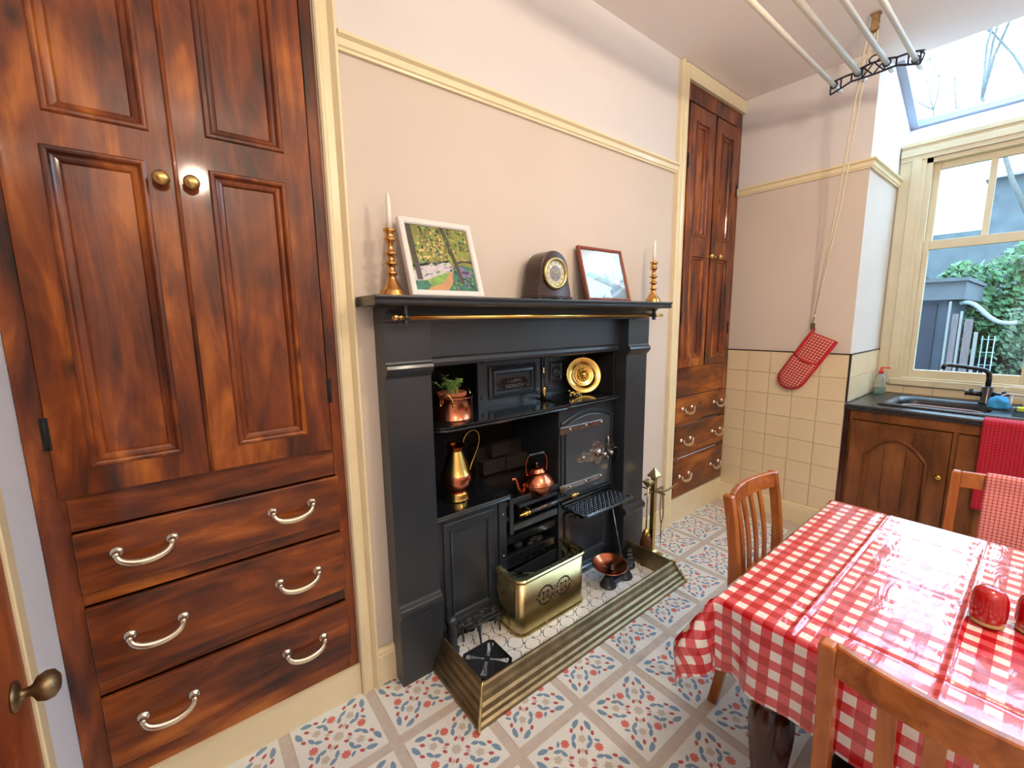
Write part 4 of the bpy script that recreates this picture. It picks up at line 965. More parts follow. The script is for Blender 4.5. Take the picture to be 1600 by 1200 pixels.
for sg in (1, -1):
    p0 = o_+sd*.060*sg+Vector((0, 0, .118)); b = MB()
    b.tube(bez(p0, p0+sd*.016*sg+Vector((0, 0, .05)), p0+sd*.004*sg+Vector((0, 0, .09)), o_+sd*.048*sg+Vector((0, 0, .222)), 10), .0062, 8, flat=(tuple(sd.cross(Vector((0, 0, 1)))), .45)); b.sphere(p0, .008, 10); obj('bracket', b, copper, Kt)
b = MB(); ax = -sd; b.lathe([(0, 0), (.009, 0), (.009, .006), (.006, .010), (.009, .018), (.0105, .032), (.007, .044), (.009, .048), (.007, .052), (.0105, .064), (.009, .080), (.006, .088), (.009, .092), (.009, .098), (0, .099)], o_+sd*.0495+Vector((0, 0, .224)), 16, 0, ax); obj('handle', b, iron_gloss, Kt)
# little brass things
t = thing('brass_matchholder', 'slim brass cylinder with a thin finialled rod standing on the plate shelf', 'ornament', (1.572, .12, ZS))
b = MB(); b.lathe([(0, 0), (.013, 0), (.013, .074), (.0115, .078), (.009, .081), (0, .081)], (1.572, .12, ZS), 24); obj('body', b, brass_b, t)
b = MB(); b.lathe([(0, 0), (.0025, 0), (.0025, .075), (.007, .079), (.007, .083), (.004, .086), (.0075, .096), (.005, .106), (.001, .115), (0, .115)], (1.570, .12, ZS+.080), 12); obj('rod', b, brass_p, t)
t = thing('brass_horse_cart', 'tiny brass horse pulling a cart in front of the lion plate', 'ornament', (1.735, .045, ZS+.009))
zh = ZS+.0095; b = MB(); x0 = 1.700; yy = .045
b.tube([(x0+.004, yy, zh+.030), (x0+.022, yy, zh+.031), (x0+.036, yy, zh+.031)], [.006, .0075, .006], 8); b.tube([(x0+.004, yy, zh+.032), (x0-.004, yy, zh+.045), (x0-.012, yy, zh+.043)], [.005, .004, .0025], 8)
for dx, dy in ((.006, .004), (.006, -.004), (.034, .004), (.034, -.004)): b.cyl((x0+dx, yy+dy, zh), (x0+dx, yy+dy, zh+.028), .0016, .0022, 6)
b.tube([(x0+.038, yy, zh+.033), (x0+.044, yy, zh+.018)], [.0022, .001], 6); obj('horse', b, brass_b, t)
b = MB(); b.box(x0+.048, x0+.088, yy-.012, yy+.012, zh+.018, zh+.032); b.box(x0+.02, x0+.05, yy-.010, yy-.008, zh+.024, zh+.026); b.box(x0+.02, x0+.05, yy+.008, yy+.010, zh+.024, zh+.026); obj('cart', b, brass_b, t, bevel=.001)
for sg in (-1, 1): obj('wheel', MB().tube([(x0+.07+.0125*math.cos(a), yy+sg*.0155, zh+.0145+.0125*math.sin(a)) for a in [2*PI*i/16 for i in range(16)]], .002, 6, loop=True).box(x0+.0585, x0+.0815, yy+sg*.0155-.001, yy+sg*.0155+.001, zh+.0135, zh+.0155), brass_b, t)
# lion plate
t = thing('brass_plate', 'round embossed brass plate with a lion head leaning at the right of the plate shelf', 'plate', (1.86, .14, ZS+.009))
pc = Vector((1.888, .115, ZS+.0095+.1085)); ax = Vector((-.42, -.86, .26)).normalized(); e1 = ax.orthogonal().normalized()
b = MB(); b.lathe([(0, -.006), (.060, -.006), (.070, -.002), (.076, .006), (.098, .006), (.106, .010), (.1085, .009), (.1085, .004), (.100, .0), (.076, -.001), (.064, -.010), (0, -.010)], pc, 48, 0, ax); pl = obj('dish', b, brass_b, t)
ux = Vector((1, 0, 0)); ux = (ux-ax*ux.dot(ax)).normalized(); uz = ax.cross(ux); uz = uz if uz.z > 0 else -uz
def onp(a, c, w=0): return pc+ux*a+uz*c+ax*(w-.006)
b = MB(); rg = random.Random(9)
for k in range(16):
    a = 2*PI*k/16; b.sphere(onp(.030*math.cos(a), .003+.032*math.sin(a), .002), rg.uniform(.008, .012), 8)
b.sphere(onp(0, .004, .006), .022, 14); b.sphere(onp(0, -.010, .020), .011, 10); b.sphere(onp(0, -.004, .024), .006, 8)
for sg in (-1, 1): b.sphere(onp(sg*.010, .010, .021), .0045, 8); b.sphere(onp(sg*.018, .026, .010), .007, 8); b.sphere(onp(sg*.007, -.017, .020), .006, 8)
obj('lion_relief', b, brass_b, t)
b = MB()
for k in range(24):
    a = 2*PI*k/24; b.sphere(onp(.053*math.cos(a), .053*math.sin(a), .001), .0045, 6)
obj('bead_ring', b, brass_b, t)

# ------------------------------------------------------------------ on the hearth
ZH = .0183
Bk = thing('brass_coal_box', 'pierced brass coal box with a rolled rim standing before the grate', 'coal box', (1.345, -.11, ZH))
def boxring(ins, z, r=.045, x0=1.120, x1=1.570, y0=-.205, y1=-.030):
    x0 += ins; x1 -= ins; y0 += ins; y1 -= 0; r = max(.004, r-ins*.6)
    return [Vector((x0, y1, z))]+[Vector((x0+r-r*math.cos(t), y0+r-r*math.sin(t), z)) for t in [PI/2*i/8 for i in range(9)]]+[Vector((x1-r+r*math.sin(t), y0+r-r*math.cos(t), z)) for t in [PI/2*i/8 for i in range(9)]]+[Vector((x1, y1, z))]
b = MB(); b.loft([boxring(i, z) for i, z in ((-.006, ZH), (-.006, ZH+.010), (-.001, ZH+.016), (0, ZH+.020), (0, ZH+.275), (.003, ZH+.275), (.003, ZH+.02))], 0, True, closed=False); obj('wall', b, brass_p, Bk)
b = MB(); b.loft([boxring(.002, ZH+.003)], closed=True, cap1=True); obj('floor_plate', b, iron_dark, Bk, solid=.003)
b = MB(); b.loft([boxring(i, z) for i, z in ((.0, ZH+.272), (-.008, ZH+.276), (-.009, ZH+.283), (-.004, ZH+.288), (.020, ZH+.288), (.022, ZH+.282), (.02, ZH+.276))], 0, False, closed=False); obj('rim', b, brass_p, Bk, solid=.0015)
for sg, xc in ((1, 1.121), (-1, 1.569)):
    b = MB(); b.prism([(xc+sg*.018, -.115), (xc+sg*.014, -.095), (xc+sg*.095, -.183), (xc+sg*.120, -.183)], ZH+.282, ZH+.287, lambda u, v, w: Vector((u, v, w))); obj('corner_strut', b, brass_p, Bk)
b = MB(); fq = fy(-.2052)
def pierce(u, v, w_, h_, a=0, n=6):
    b.prism([(u+w_*math.cos(t)*math.cos(a)-h_*math.sin(t)*math.sin(a), v+w_*math.cos(t)*math.sin(a)+h_*math.sin(t)*math.cos(a)) for t in [2*PI*i/n for i in range(n)]], 0, .0006, fq)
for cu in (1.285, 1.405):
    cv = ZH+.160
    for k in range(20):
        a = 2*PI*k/20
        if k % 10 in (0,): continue
        pierce(cu+.046*math.cos(a), cv+.046*math.sin(a), .0088 if k % 2 else .007, .0055, a+PI/2+.5)
    for dx in (-1, 0, 1):
        for dz in (-1, 0, 1):
            s_ = .0074 if abs(dx)+abs(dz) == 2 else .0042
            pierce(cu+dx*.0155, cv+dz*.0155, s_, s_*1.0, .4, 6)
for dz in (-.03, -.012, .006, .024): pierce(1.345, ZH+.160+dz, .006, .003, 0); 
pierce(1.228, ZH+.16, .005, .005); pierce(1.462, ZH+.16, .005, .005)
obj('pierced_motif', b, soot, Bk)['label'] = 'dark pierced openwork in two linked rounds'
# trivet
Tv = thing('iron_trivet', 'square black iron trivet with a cut-out cross in the left corner of the hearth', 'trivet', (.905, -.25, ZH))
xc, yc, hs, zt_ = .904, -.250, .083, ZH+.052
def sq(h, z, c=.016): return [Vector((xc+a, yc+d, z)) for a, d in ((-h+c, -h), (h-c, -h), (h, -h+c), (h, h-c), (h-c, h), (-h+c, h), (-h, h-c), (-h, -h+c))]
b = MB(); b.loft([sq(hs, zt_), sq(hs, zt_+.006), sq(hs-.010, zt_+.006), sq(hs-.010, zt_)], loop=True)
for q in range(4):
    a = q*PI/2
    P = [(.012, 0), (.024, .016), (.046, .034), (.073, .052), (.0735, -.052), (.046, -.034), (.024, -.016)]
    b.prism([(xc+x*math.cos(a)-y*math.sin(a), yc+x*math.sin(a)+y*math.cos(a)) for x, y in P], 0, .0045, fz(zt_+.0005))
b.prism([(xc+.014*math.cos(t), yc+.014*math.sin(t)) for t in [2*PI*i/12 for i in range(12)]], 0, .005, fz(zt_+.0006))
obj('plate', b, iron_gloss, Tv)
for sx in (-1, 1):
    for sy in (-1, 1): obj('leg', MB().cyl((xc+sx*.070, yc+sy*.070, ZH), (xc+sx*.070, yc+sy*.070, zt_), .004, .006, 10), iron_gloss, Tv)
# iron figure rest and scrolled stand
t = thing('iron_firedog', 'squat black iron firedog with a rounded head at the left edge of the hearth', 'firedog', (.842, -.062, ZH))
b = MB(); b.lathe([(0, 0), (.032, 0), (.034, .008), (.026, .020), (.018, .030), (.024, .042), (.020, .056), (.024, .075), (.026, .095), (.020, .120), (.016, .130), (.024, .142), (.025, .155), (.018, .168), (0, .172)], (.842, -.062, ZH), 18, flute=.06); b.tube([(.842, -.062, ZH+.11), (.875, -.070, ZH+.10), (.882, -.072, ZH+.118)], [.008, .006, .007], 8); obj('figure', b, iron, t)
t = thing('scrolled_iron_stand', 'low scrolled black iron pot stand beside the coal box', 'stand', (.99, -.07, ZH))
b = MB()
for cx, cy, r in ((.935, -.055, .038), (1.010, -.050, .042), (1.070, -.062, .030), (.972, -.090, .030)):
    b.tube([(cx+r*math.cos(a), cy+r*.6*math.sin(a), ZH+.098+.004*math.sin(3*a)) for a in [2*PI*i/20 for i in range(20)]], .0055, 6, loop=True)
    b.tube([(cx+r*.5*math.cos(a)*(1-.08*i), cy+r*.35*math.sin(a)*(1-.08*i), ZH+.100) for i, a in enumerate([2*PI*i/10 for i in range(10)])], .005, 6)
b.box(.90, 1.105, -.040, -.030, ZH+.092, ZH+.100); b.box(.90, 1.10, -.10, -.092, ZH+.092, ZH+.099)
tp = obj('scrolled_top', b, iron, t)
for x, y in ((.910, -.040), (1.095, -.035), (.960, -.112), (1.085, -.088)):
    b = MB(); b.tube(bez((x, y, ZH+.096), (x-.006, y-.004, ZH+.06), (x+.004, y-.002, ZH+.03), (x, y-.010, ZH+.003), 6), [.010, .009, .007, .006, .005, .005, .004], 6); obj('leg', b, iron, t)
# kitchen scales
Sc = thing('balance_scales', 'small black iron balance scales with a tilted copper pan on the hearth', 'scales', (1.83, -.20, ZH))
b = MB()
for x, y in ((1.765, -.200), (1.905, -.205)): b.lathe([(0, 0), (.046, 0), (.047, .010), (.040, .018), (.030, .040), (.024, .052), (.020, .060), (0, .062)], (x, y, ZH), 24)
b.prism([(1.79, -.225), (1.88, -.225), (1.88, -.180), (1.79, -.180)], 0, .03, fz(ZH+.004)); obj('base', b, iron, Sc, bevel=.002)
b = MB(); b.box(1.752, 1.918, -.212, -.192, ZH+.066, ZH+.078)
for x in (1.765, 1.905): b.lathe([(0, 0), (.008, 0), (.008, .026), (0, .026)], (x, -.202, ZH+.052), 10)
for x in (1.80, 1.87): b.lathe([(0, 0), (.006, 0), (.007, .012), (0, .016)], (x, -.216, ZH+.068), 10, 1)
bm_ = obj('beam', b, [iron, silver], Sc, bevel=.001)
pcn = Vector((1.770, -.205, ZH+.128)); axn = Vector((-.06, -.08, 1)).normalized()
b = MB(); b.lathe([(0, -.030), (.034, -.028), (.068, -.016), (.094, .004), (.098, .005), (.097, .008), (.092, .006), (.066, -.013), (.033, -.025), (0, -.027)], pcn, 40, 0, axn); b.lathe([(0, -.052), (.012, -.052), (.012, -.030), (0, -.030)], pcn, 12, 0, axn); obj('pan', b, copper, Sc)
b = MB(); b.lathe([(0, 0), (.040, 0), (.044, .006), (.036, .008), (0, .006)], (1.905, -.205, ZH+.079), 24); obj('weight_plate', b, iron, Sc)
def weight(x, y, z, r, lab, ax=(0, 0, 1), grp='iron scale weights'):
    b = MB(); b.lathe([(0, 0), (r*.94, 0), (r, r*.12), (r, r*.42), (r*.9, r*.52), (r*.35, r*.56), (r*.3, r*.62), (0, r*.62)], (x, y, z), 20, 0, ax)
    return tag(obj('scale_weight', b, iron_gloss, None), lab, 'weight', grp)
for k, (r, z) in enumerate(((.017, .0), (.014, .0115), (.0115, .0205))): weight(1.775, -.210, ZH+.1035+z, r, ('largest, bottom', 'middle', 'smallest, top')[k]+' black weight of the little stack inside the copper scale pan')
weight(1.806, -.196, ZH+.108, .010, 'small loose black weight lying beside the little stack in the copper pan')
for k, (r, z) in enumerate(((.045, 0), (.040, .029), (.036, .0545), (.031, .0775), (.026, .0975))):
    weight(2.004, -.152, ZH+z, r, ('widest black weight, bottom', 'second black weight from the bottom', 'middle black weight', 'second black weight from the top', 'smallest black weight, top')[k]+' of the tall stack behind the scales', grp='stacked iron weights behind the scales')
b = MB(); b.cyl((1.955, -.165, ZH+.002), (1.990, -.018, .440), .0032, n=8); b.lathe([(0, 0), (.006, 0), (.004, .006), (.008, .012), (0, .018)], (1.990, -.018, .438), 10); tag(obj('poker', b, steel), 'thin steel poker leaning up behind the scales', 'poker')
# companion set
Cs = thing('companion_set_stand', 'square brass fireside tool stand at the right end of the fender', 'tool stand', (2.235, -.165, 0))
cx, cy = 2.232, -.165
def sqr(h, z, cx=cx, cy=cy): return [Vector((cx+a*h, cy+d*h, z)) for a, d in ((-1, -1), (1, -1), (1, 1), (-1, 1))]
b = MB(); b.loft([sqr(h, z) for h, z in ((.064, .0), (.064, .012), (.056, .018), (.046, .030), (.030, .034), (.028, .042), (.016, .052))], cap0=True, cap1=True); obj('base', b, brass_p, Cs)
b = MB(); b.loft([sqr(h, z) for h, z in ((.0135, .05), (.0135, .53))], cap0=True, cap1=True); obj('column', b, brass, Cs)
b = MB(); b.loft([sqr(h, z) for h, z in ((.016, .53), (.030, .535), (.030, .543), (.002, .590))], cap0=True, cap1=True); obj('finial', b, brass_p, Cs)
b = MB(); b.box(cx-.095, cx+.10, cy-.004, cy+.004, .437, .445); b.box(cx-.004, cx+.004, cy-.08, cy+.08, .437, .445); b.tube(bez((cx+.02, cy-.02, .440), (cx+.08, cy-.06, .430), (cx+.12, cy-.05, .455), (cx+.165, cy-.065, .47), 8), [.007, .007, .006, .006, .005, .005, .004, .004, .003], 8); obj('hook_arm', b, brass_old, Cs)
t = thing('hearth_brush', 'brass-handled hearth brush with brown bristles hanging on the tool stand', 'brush', (2.150, -.205, .12))
x, y = cx-.085, cy-.012
b = MB(); b.cyl((x, y, .215), (x+.004, y, .505), .0048, n=10); b.loft([sqr(h, z, x+.004, y) for h, z in ((.008, .49), (.012, .50), (.024, .522), (.024, .528), (.002, .545))], cap0=True, cap1=True); obj('handle', b, brass_p, t)
b = MB(); b.lathe([(0, .225), (.006, .222), (.018, .208), (.024, .190), (.022, .180), (0, .180)], (x, y, 0), 18); obj('ferrule', b, brass_b, t)
b = MB(); b.lathe([(.021, .182), (.030, .150), (.033, .110), (.028, .100), (0, .102)], (x, y, 0), 22, flute=.05); obj('bristles', b, brown_br, t)
t = thing('fire_tongs', 'thin brass and iron fire tongs hanging at the right of the tool stand', 'tongs', (2.29, -.215, .1))
b = MB()
for sg in (-1, 1): b.tube(bez((cx+.055, cy-.025+sg*.003, .455), (cx+.050, cy-.025+sg*.012, .33), (cx+.058, cy-.025+sg*.014, .28), (cx+.055, cy-.025+sg*.004, .225), 8), .0035, 6)
obj('handle', b, brass_old, t)
b = MB(); b.tube([(cx+.055, cy-.025, .235), (cx+.056, cy-.025, .16), (cx+.056, cy-.025, .15), (cx+.056, cy-.025, .135), (cx+.057, cy-.025, .05)], [.0035, .003, .0055, .003, .0015], 8); obj('iron_tip', b, iron, t)

# ------------------------------------------------------------------ sink run
Cb = thing('sink_cabinet', 'brown oak base cabinet with arched panel doors under the black worktop', 'cabinet', (3.8, -1.6, 0))
fX = fx(3.462)
b = MB(); b.box(3.482, 4.17, -3.20, -.800, .08, .884); obj('carcass', b, oak_v, Cb)
obj('side_strip', MB().box(3.452, 3.482, -.815, -.7875, .0, .884), dark_mahog, Cb)
b = MB(); b.box(-3.2, -.8155, .825, .884, -.019, .0, fr=fX); b.box(-.832, -.8155, .16, .825, -.019, 0, fr=fX); b.box(-1.322, -1.300, .16, .825, -.019, 0, fr=fX); b.box(-3.2, -.8155, .08, .16, -.019, 0, fr=fX); b.box(-1.83, -1.81, .16, .825, -.019, 0, fr=fX)
obj('frame', b, oak_v, Cb, bevel=.002)
obj('kickboard', MB().box(3.54, 3.556, -3.2, -.80, .0, .079), dark_mahog, Cb)
def arch2(u0, u1, v0, vs, rise, prof, fr, mb, cap=True):
    mb.loft([[fr(p[0], p[1], d) for p in archpoly(u0+i, u1-i, v0+i, vs-i*.6, (rise)*(u1-u0-2*i)/(u1-u0), 18)] for i, d in prof], cap1=cap)
for (a, c, kn) in ((-1.298, -.834, -1.268), (-1.808, -1.324, -1.336)):
    b = MB(); W1 = .019; p0, p1 = a+.085, c-.075; v0_, vs_, ri = .235, .615, .125
    b.box(a, p0, .165, .820, .0005, W1, fr=fX); b.box(p1, c, .165, .820, .0005, W1, fr=fX); b.box(p0, p1, .165, v0_, .0005, W1, fr=fX)
    # arched head
    hp = [(p0, .820), (p1, .820)]+[q for q in archpoly(p0, p1, v0_, vs_, ri, 18)[2:]]
    b.prism(hp, .0005, W1, fX)
    d = obj('door', b, oak_v, Cb)
    b = MB(); arch2(p0, p1, v0_, vs_, ri, [(0, W1), (0, W1+.004), (.008, W1+.006), (.014, W1-.002), (.020, .008), (.034, .005)], fX, b, False); obj('arch_moulding', b, oak_v, d)
    w_ = (p1-p0)/3
    for k in range(3):
        g0, g1 = p0+w_*k, p0+w_*(k+1)
        b = MB()
        N = 8; P = [(g0+.001, v0_), (g1-.001, v0_)]
        for i in range(N+1):
            x = g1-.001+(g0-g1+.002)*i/N; t = (x-p0)/(p1-p0); P.append((x, vs_+ri*(1-(2*t-1)**2)-.004))
        b.prism(P, .002, .0065, fX); obj('panel_board', b, oak_v, d, bevel=.001)
    obj('top_bead', MB().box(p0+.02, p1+.02, .795, .800, W1, W1+.003, fr=fX), oak_v, d)
    lathe_knob(fX(kn, .556, W1), (-1, 0, 0), .017, brass_b, d)
for a, c in ((-2.48, -1.83), (-3.15, -2.5)):
    obj('door', MB().box(a, c, .165, .82, .0005, .019, fr=fX), oak_v, Cb, bevel=.003)
# worktop with the sink opening
sx0, sx1, sy0, sy1 = 3.56, 4.06, -1.98, -.945
b = MB(); z0, z1 = .8845, .9235; XF = 3.443
b.sweep([((XF, y, z0), (1, 0, 0), (0, 0, 1)) for y in (-3.2, -.787)], [(.0, .012), (.004, .003), (.012, 0), (.117, 0), (.117, .039), (.012, .039), (.004, .036), (0, .028)])
b.box(XF+.117, 4.06, -3.2, sy0, z0, z1); b.box(XF+.117, 4.06, sy1, -.787, z0, z1); b.box(4.06, 4.168, -3.2, -.787, z0, z1)
tag(obj('worktop', b, black_p, None), 'black speckled worktop running under the window', 'worktop')
Sk = thing('inset_sink', 'black composite inset sink with drainer below the window', 'sink', (3.81, -1.45, .9235))
def rr_(x0, x1, y0, y1, r, z, n=5):
    P = []
    for (cx, cy, a0) in ((x1-r, y1-r, 0), (x0+r, y1-r, PI/2), (x0+r, y0+r, PI), (x1-r, y0+r, 3*PI/2)):
        P += [Vector((cx+r*math.cos(a0+PI/2*i/n), cy+r*math.sin(a0+PI/2*i/n), z)) for i in range(n+1)]
    return P
b = MB(); zt_ = .9245
b.loft([rr_(sx0-.02, sx1+.02, sy0-.0, sy1+.02, .05, zt_), rr_(sx0-.02, sx1+.02, sy0-.0, sy1+.02, .05, zt_+.008), rr_(sx0-.012, sx1+.012, sy0+.006, sy1+.012, .05, zt_+.012), rr_(sx0+.0, sx1-.03, sy0+.02, sy1-.0, .05, zt_+.010)], 0, True)
b.loft([rr_(sx0+.0, sx1-.03, sy0+.02, sy1-.0, .05, zt_+.010), rr_(sx0+.035, sx1-.10, -1.42, sy1-.035, .09, zt_+.008), rr_(sx0+.045, sx1-.11, -1.41, sy1-.045, .085, zt_-.02), rr_(sx0+.055, sx1-.12, -1.40, sy1-.055, .08, zt_-.155), rr_(sx0+.075, sx1-.14, -1.38, sy1-.075, .06, zt_-.165)], 0, True, cap1=True)
obj('bowl', b, sink_m, Sk)
for k in range(6): obj('drainer_rib', MB().tube([(3.62+.055*k, -1.50, zt_+.010), (3.62+.055*k, -1.90, zt_+.010)], .004, 8), sink_m, Sk)
b = MB(); b.tube(rr_(sx0+.05, sx1-.115, -1.405, sy1-.05, .08, zt_-.03, 6), .0032, 8, loop=True); tag(obj('bowl_ring', b, steel, None), 'thin pale rim of the washing-up bowl inside the sink', 'bowl rim')
bpy.data.objects.remove(bpy.data.objects['bowl_ring'])
Wb = thing('washing_up_bowl', 'dark washing-up bowl with pale rim sitting in the sink', 'bowl', (3.76, -1.18, .77))
b = MB(); b.loft([rr_(3.635, 3.905, -1.365, -1.025, .07, .763), rr_(3.625, 3.915, -1.378, -1.012, .08, .80), rr_(3.618, 3.922, -1.386, -1.004, .09, .890), rr_(3.622, 3.918, -1.382, -1.008, .09, .890), rr_(3.64, 3.90, -1.36, -1.03, .07, .768)], 0, True, cap0=True, cap1=True); obj('body', b, mat('brown_plastic', srgb(66, 50, 52), .4), Wb)
obj('rim', MB().tube(rr_(3.618, 3.922, -1.386, -1.004, .09, .892, 6), .004, 8, loop=True), mat('pale_bowl_rim', srgb(190, 170, 176), .35), Wb)
Tp = thing('mixer_tap', 'black swan-necked mixer tap with side levers behind the sink', 'tap', (3.955, -1.36, .935))
tx, ty, tz = 3.985, -1.375, .9345
b = MB(); b.lathe([(0, 0), (.032, 0), (.032, .008), (.026, .014), (.026, .105), (.022, .112), (0, .112)], (tx, ty, tz), 24); obj('body', b, tap_m, Tp)
b = MB(); b.tube([(tx, ty, tz+.10), (tx, ty, tz+.165), (tx-.002, ty+.004, tz+.195), (tx-.008, ty+.020, tz+.212), (tx-.02, ty+.045, tz+.220), (tx-.05, ty+.115, tz+.232), (tx-.075, ty+.180, tz+.240), (tx-.082, ty+.198, tz+.236), (tx-.084, ty+.203, tz+.212)], [.0135, .0135, .0135, .013, .013, .012, .012, .012, .0125], 14); obj('spout', b, tap_m, Tp)
for sg in (-1, 1):
    b = MB(); b.cyl((tx, ty+sg*.02, tz+.062), (tx, ty+sg*.095, tz+.062), .0165, n=18); b.cyl((tx, ty+sg*.07, tz+.068), (tx, ty+sg*.07, tz+.088), .012, .010, 14); obj('lever', b, tap_m, Tp)
Bt = thing('soap_bottle', 'clear washing-up liquid bottle with red cap in the corner of the worktop', 'bottle', (4.06, -.835, .924))
b = MB(); bx, by = 4.065, -.838
b.lathe([(0, 0), (.034, 0), (.036, .006), (.036, .075), (.030, .085), (.034, .098), (.032, .125), (.018, .148), (.013, .152), (0, .152)], (bx, by, .9238), 24); obj('body', b, clear_pl, Bt)
b = MB(); b.lathe([(0, .003), (.033, .003), (.033, .045), (0, .045)], (bx, by, .9238), 24); obj('liquid', b, green_l, Bt)
b = MB(); b.lathe([(0, .152), (.016, .152), (.016, .170), (.008, .178), (.006, .196), (0, .196)], (bx, by, .9238), 18); b.box(bx-.012, bx+.006, by-.05, by+.004, .9238+.190, .9238+.198); obj('cap', b, red_pl, Bt)
# dishcloth
b = MB(); rg = random.Random(2); R3 = []
for k, (r, z) in enumerate(((.045, 0), (.056, .012), (.050, .030), (.058, .042), (.046, .058), (.030, .066), (.012, .070))):
    R3.append([Vector((3.835+.62*r*math.cos(t)*(1+.22*math.sin(3*t+k)), -1.436+.78*r*math.sin(t)*(1+.2*math.cos(4*t-k)), .9355+z*(1+.12*math.sin(5*t+k)) if k else .9355)) for t in [2*PI*i/24 for i in range(24)]])
b.loft(R3, 0, True, cap0=True, cap1=True); tag(obj('dishcloth', b, blue_cloth, None), 'crumpled bright blue dishcloth beside the black tap', 'cloth')
b = MB(); b.loft([rr_(3.80, 3.86, -1.62, -1.51, .012, z) for z in (.9355, .956)], cap0=True, cap1=True); tag(obj('sponge', b, mat('yellow_green_sponge', srgb(186, 206, 70), .9, bump=.4, bs=120), None, bevel=.003), 'flat yellow-green sponge on the drainer', 'sponge')
Dr = thing('dish_rack', 'white wire dish rack on the drainer at the right edge', 'dish rack', (4.03, -1.70, .936))
b = MB(); rx = 4.03
b.tube([(rx, -1.43, .9365), (rx, -1.435, 1.02), (rx, -1.45, 1.045), (rx, -1.49, 1.055), (rx, -1.90, 1.055), (rx, -1.93, 1.03), (rx, -1.94, .9365)], .0032, 8)
b.tube([(rx-.13, -1.43, .9365), (rx-.13, -1.435, 1.0), (rx-.13, -1.46, 1.02), (rx-.13, -1.90, 1.02), (rx-.13, -1.94, .9365)], .0032, 8)
for k in range(9): b.tube([(rx, -1.48-.05*k, 1.0), (rx-.02, -1.48-.05*k, .945), (rx-.11, -1.48-.05*k, .945), (rx-.13, -1.48-.05*k, 1.0)], .0022, 6)
b.tube([(rx, -1.436, 1.0), (rx, -1.935, 1.0)], .0025, 6); b.tube([(rx-.13, -1.436, 1.0), (rx-.13, -1.935, 1.0)], .0025, 6)
obj('wire_frame', b, white_p, Dr)
# tea towel over the worktop edge
def cloth_sheet(name, P, nu, nv, uvf, m, label, cat, thick=.003):
    b = MB(); uv = []; 
    for j in range(nv+1):
        for i in range(nu+1): b.v.append(Vector(P(i/nu, j/nv))); uv.append(uvf(i/nu, j/nv))
    for j in range(nv):
        for i in range(nu):
            a = j*(nu+1)+i; b.f.append([a, a+1, a+nu+2, a+nu+1]); b.m.append(0); b.s.append(True)
    return tag(obj(name, b, m, None, uv=uv, solid=thick), label, cat)
def tw(u, v):
    y = -1.408-.36*u; s = v*.62
    if s < .10: return (3.436+.10-s, y, .9262+.0)
    if s < .12: t = (s-.10)/.02; return (3.436-.006*math.sin(t*PI/2), y, .9262-.012*t)
    z = .914-(s-.12); return (3.428-.004*math.sin(u*9+1)*min(1, (s-.12)*6), y, z)
cloth_sheet('tea_towel', tw, 24, 40, lambda u, v: (u*.36, v*.62), tea_rd, 'crimson checked tea towel hanging over the worktop edge', 'tea towel')
bpy.data.objects['tea_towel'].location.x -= .004

# ------------------------------------------------------------------ oven glove on its hook
G = thing('oven_glove', 'red and white checked double oven glove hanging from a hook on the cream tiled wall', 'oven glove', (3.43, -.55, 1.2))
A0 = Vector((-.566, 1.392)); ang = math.radians(-30)
# local glove axes: ga across (towards the window), gl down the length
gl = Vector((.44, -.90)).normalized()*1.0; ga = Vector((-gl.y, gl.x)); ga = Vector((-.86, -.50)).normalized()
gl = Vector((.50, -.866)); ga = Vector((-.866, -.36)).normalized()
def gp(u, v, w): q = A0+ga*u+gl*v; return Vector((3.4385-w, q.x, q.y))
Wd, Ln = .165, .335
def outline(ins=0):
    P = [(ins, ins*.2), (Wd-ins, ins*.2)]; r = Wd/2-ins
    for i in range(19):
        a = PI*i/18; P.append((Wd/2+r*math.cos(a), Ln+(Wd/2*1.05-ins)*math.sin(a)))
    return P
def glove_layer(name, w0, w1, v_from, par, mt):
    P = [p for p in outline(.006)]; P[0] = (P[0][0], v_from); P[1] = (P[1][0], v_from)
    b = MB(); n = len(P)
    cx, cy = Wd/2, (v_from+Ln)/2
    R = []; uvs = []
    for k, w in ((1.0, w0), (1.0, w1*.6+w0*.4), (.88, w1), (.5, w1+.002)):
        R.append([gp(cx+(x-cx)*k, cy+(y-cy)*k, w) for x, y in P]); uvs += [(cx+(x-cx)*k, cy+(y-cy)*k) for x, y in P]
    b.loft(R, 0, True, cap1=True, cap0=True)
    return obj(name, b, mt, par, uv=uvs)
glove_layer('back_pad', .002, .016, .0, G, glove_ck)
glove_layer('pocket', .018, .032, .185, G, glove_ck)
b = MB(); P = outline(.003); b.tube([gp(x, y, .017) for x, y in P[1:]+[P[0]]], .0095, 8, flat=((1, 0, 0), 1.1)); obj('binding', b, red_cloth, G)
obj('pocket_edge', MB().tube([gp(.004, .178, .026), (gp(Wd*.35, .196, .034)), gp(Wd*.7, .196, .034), gp(Wd-.004, .182, .026)], .006, 8), red_cloth, G)
obj('hanging_loop', MB().tube([gp(.003, .012, .016), gp(-.004, -.018, .012), gp(.004, -.030, .010), gp(.010, -.016, .012), gp(.012, .006, .016)], .0035, 8), red_cloth, G)
Hk = thing('rope_cleat', 'small metal hook on the wall holding the airer rope and oven glove', 'hook', (3.45, -.565, 1.42))
b = MB(); b.cyl((3.457, -.562, 1.428), (3.425, -.562, 1.424), .004, n=8); b.tube([(3.427, -.562, 1.424), (3.420, -.562, 1.430), (3.418, -.562, 1.442)], .004, 8); b.box(3.4525, 3.4575, -.575, -.549, 1.405, 1.45); obj('hook', b, brass_old, Hk)

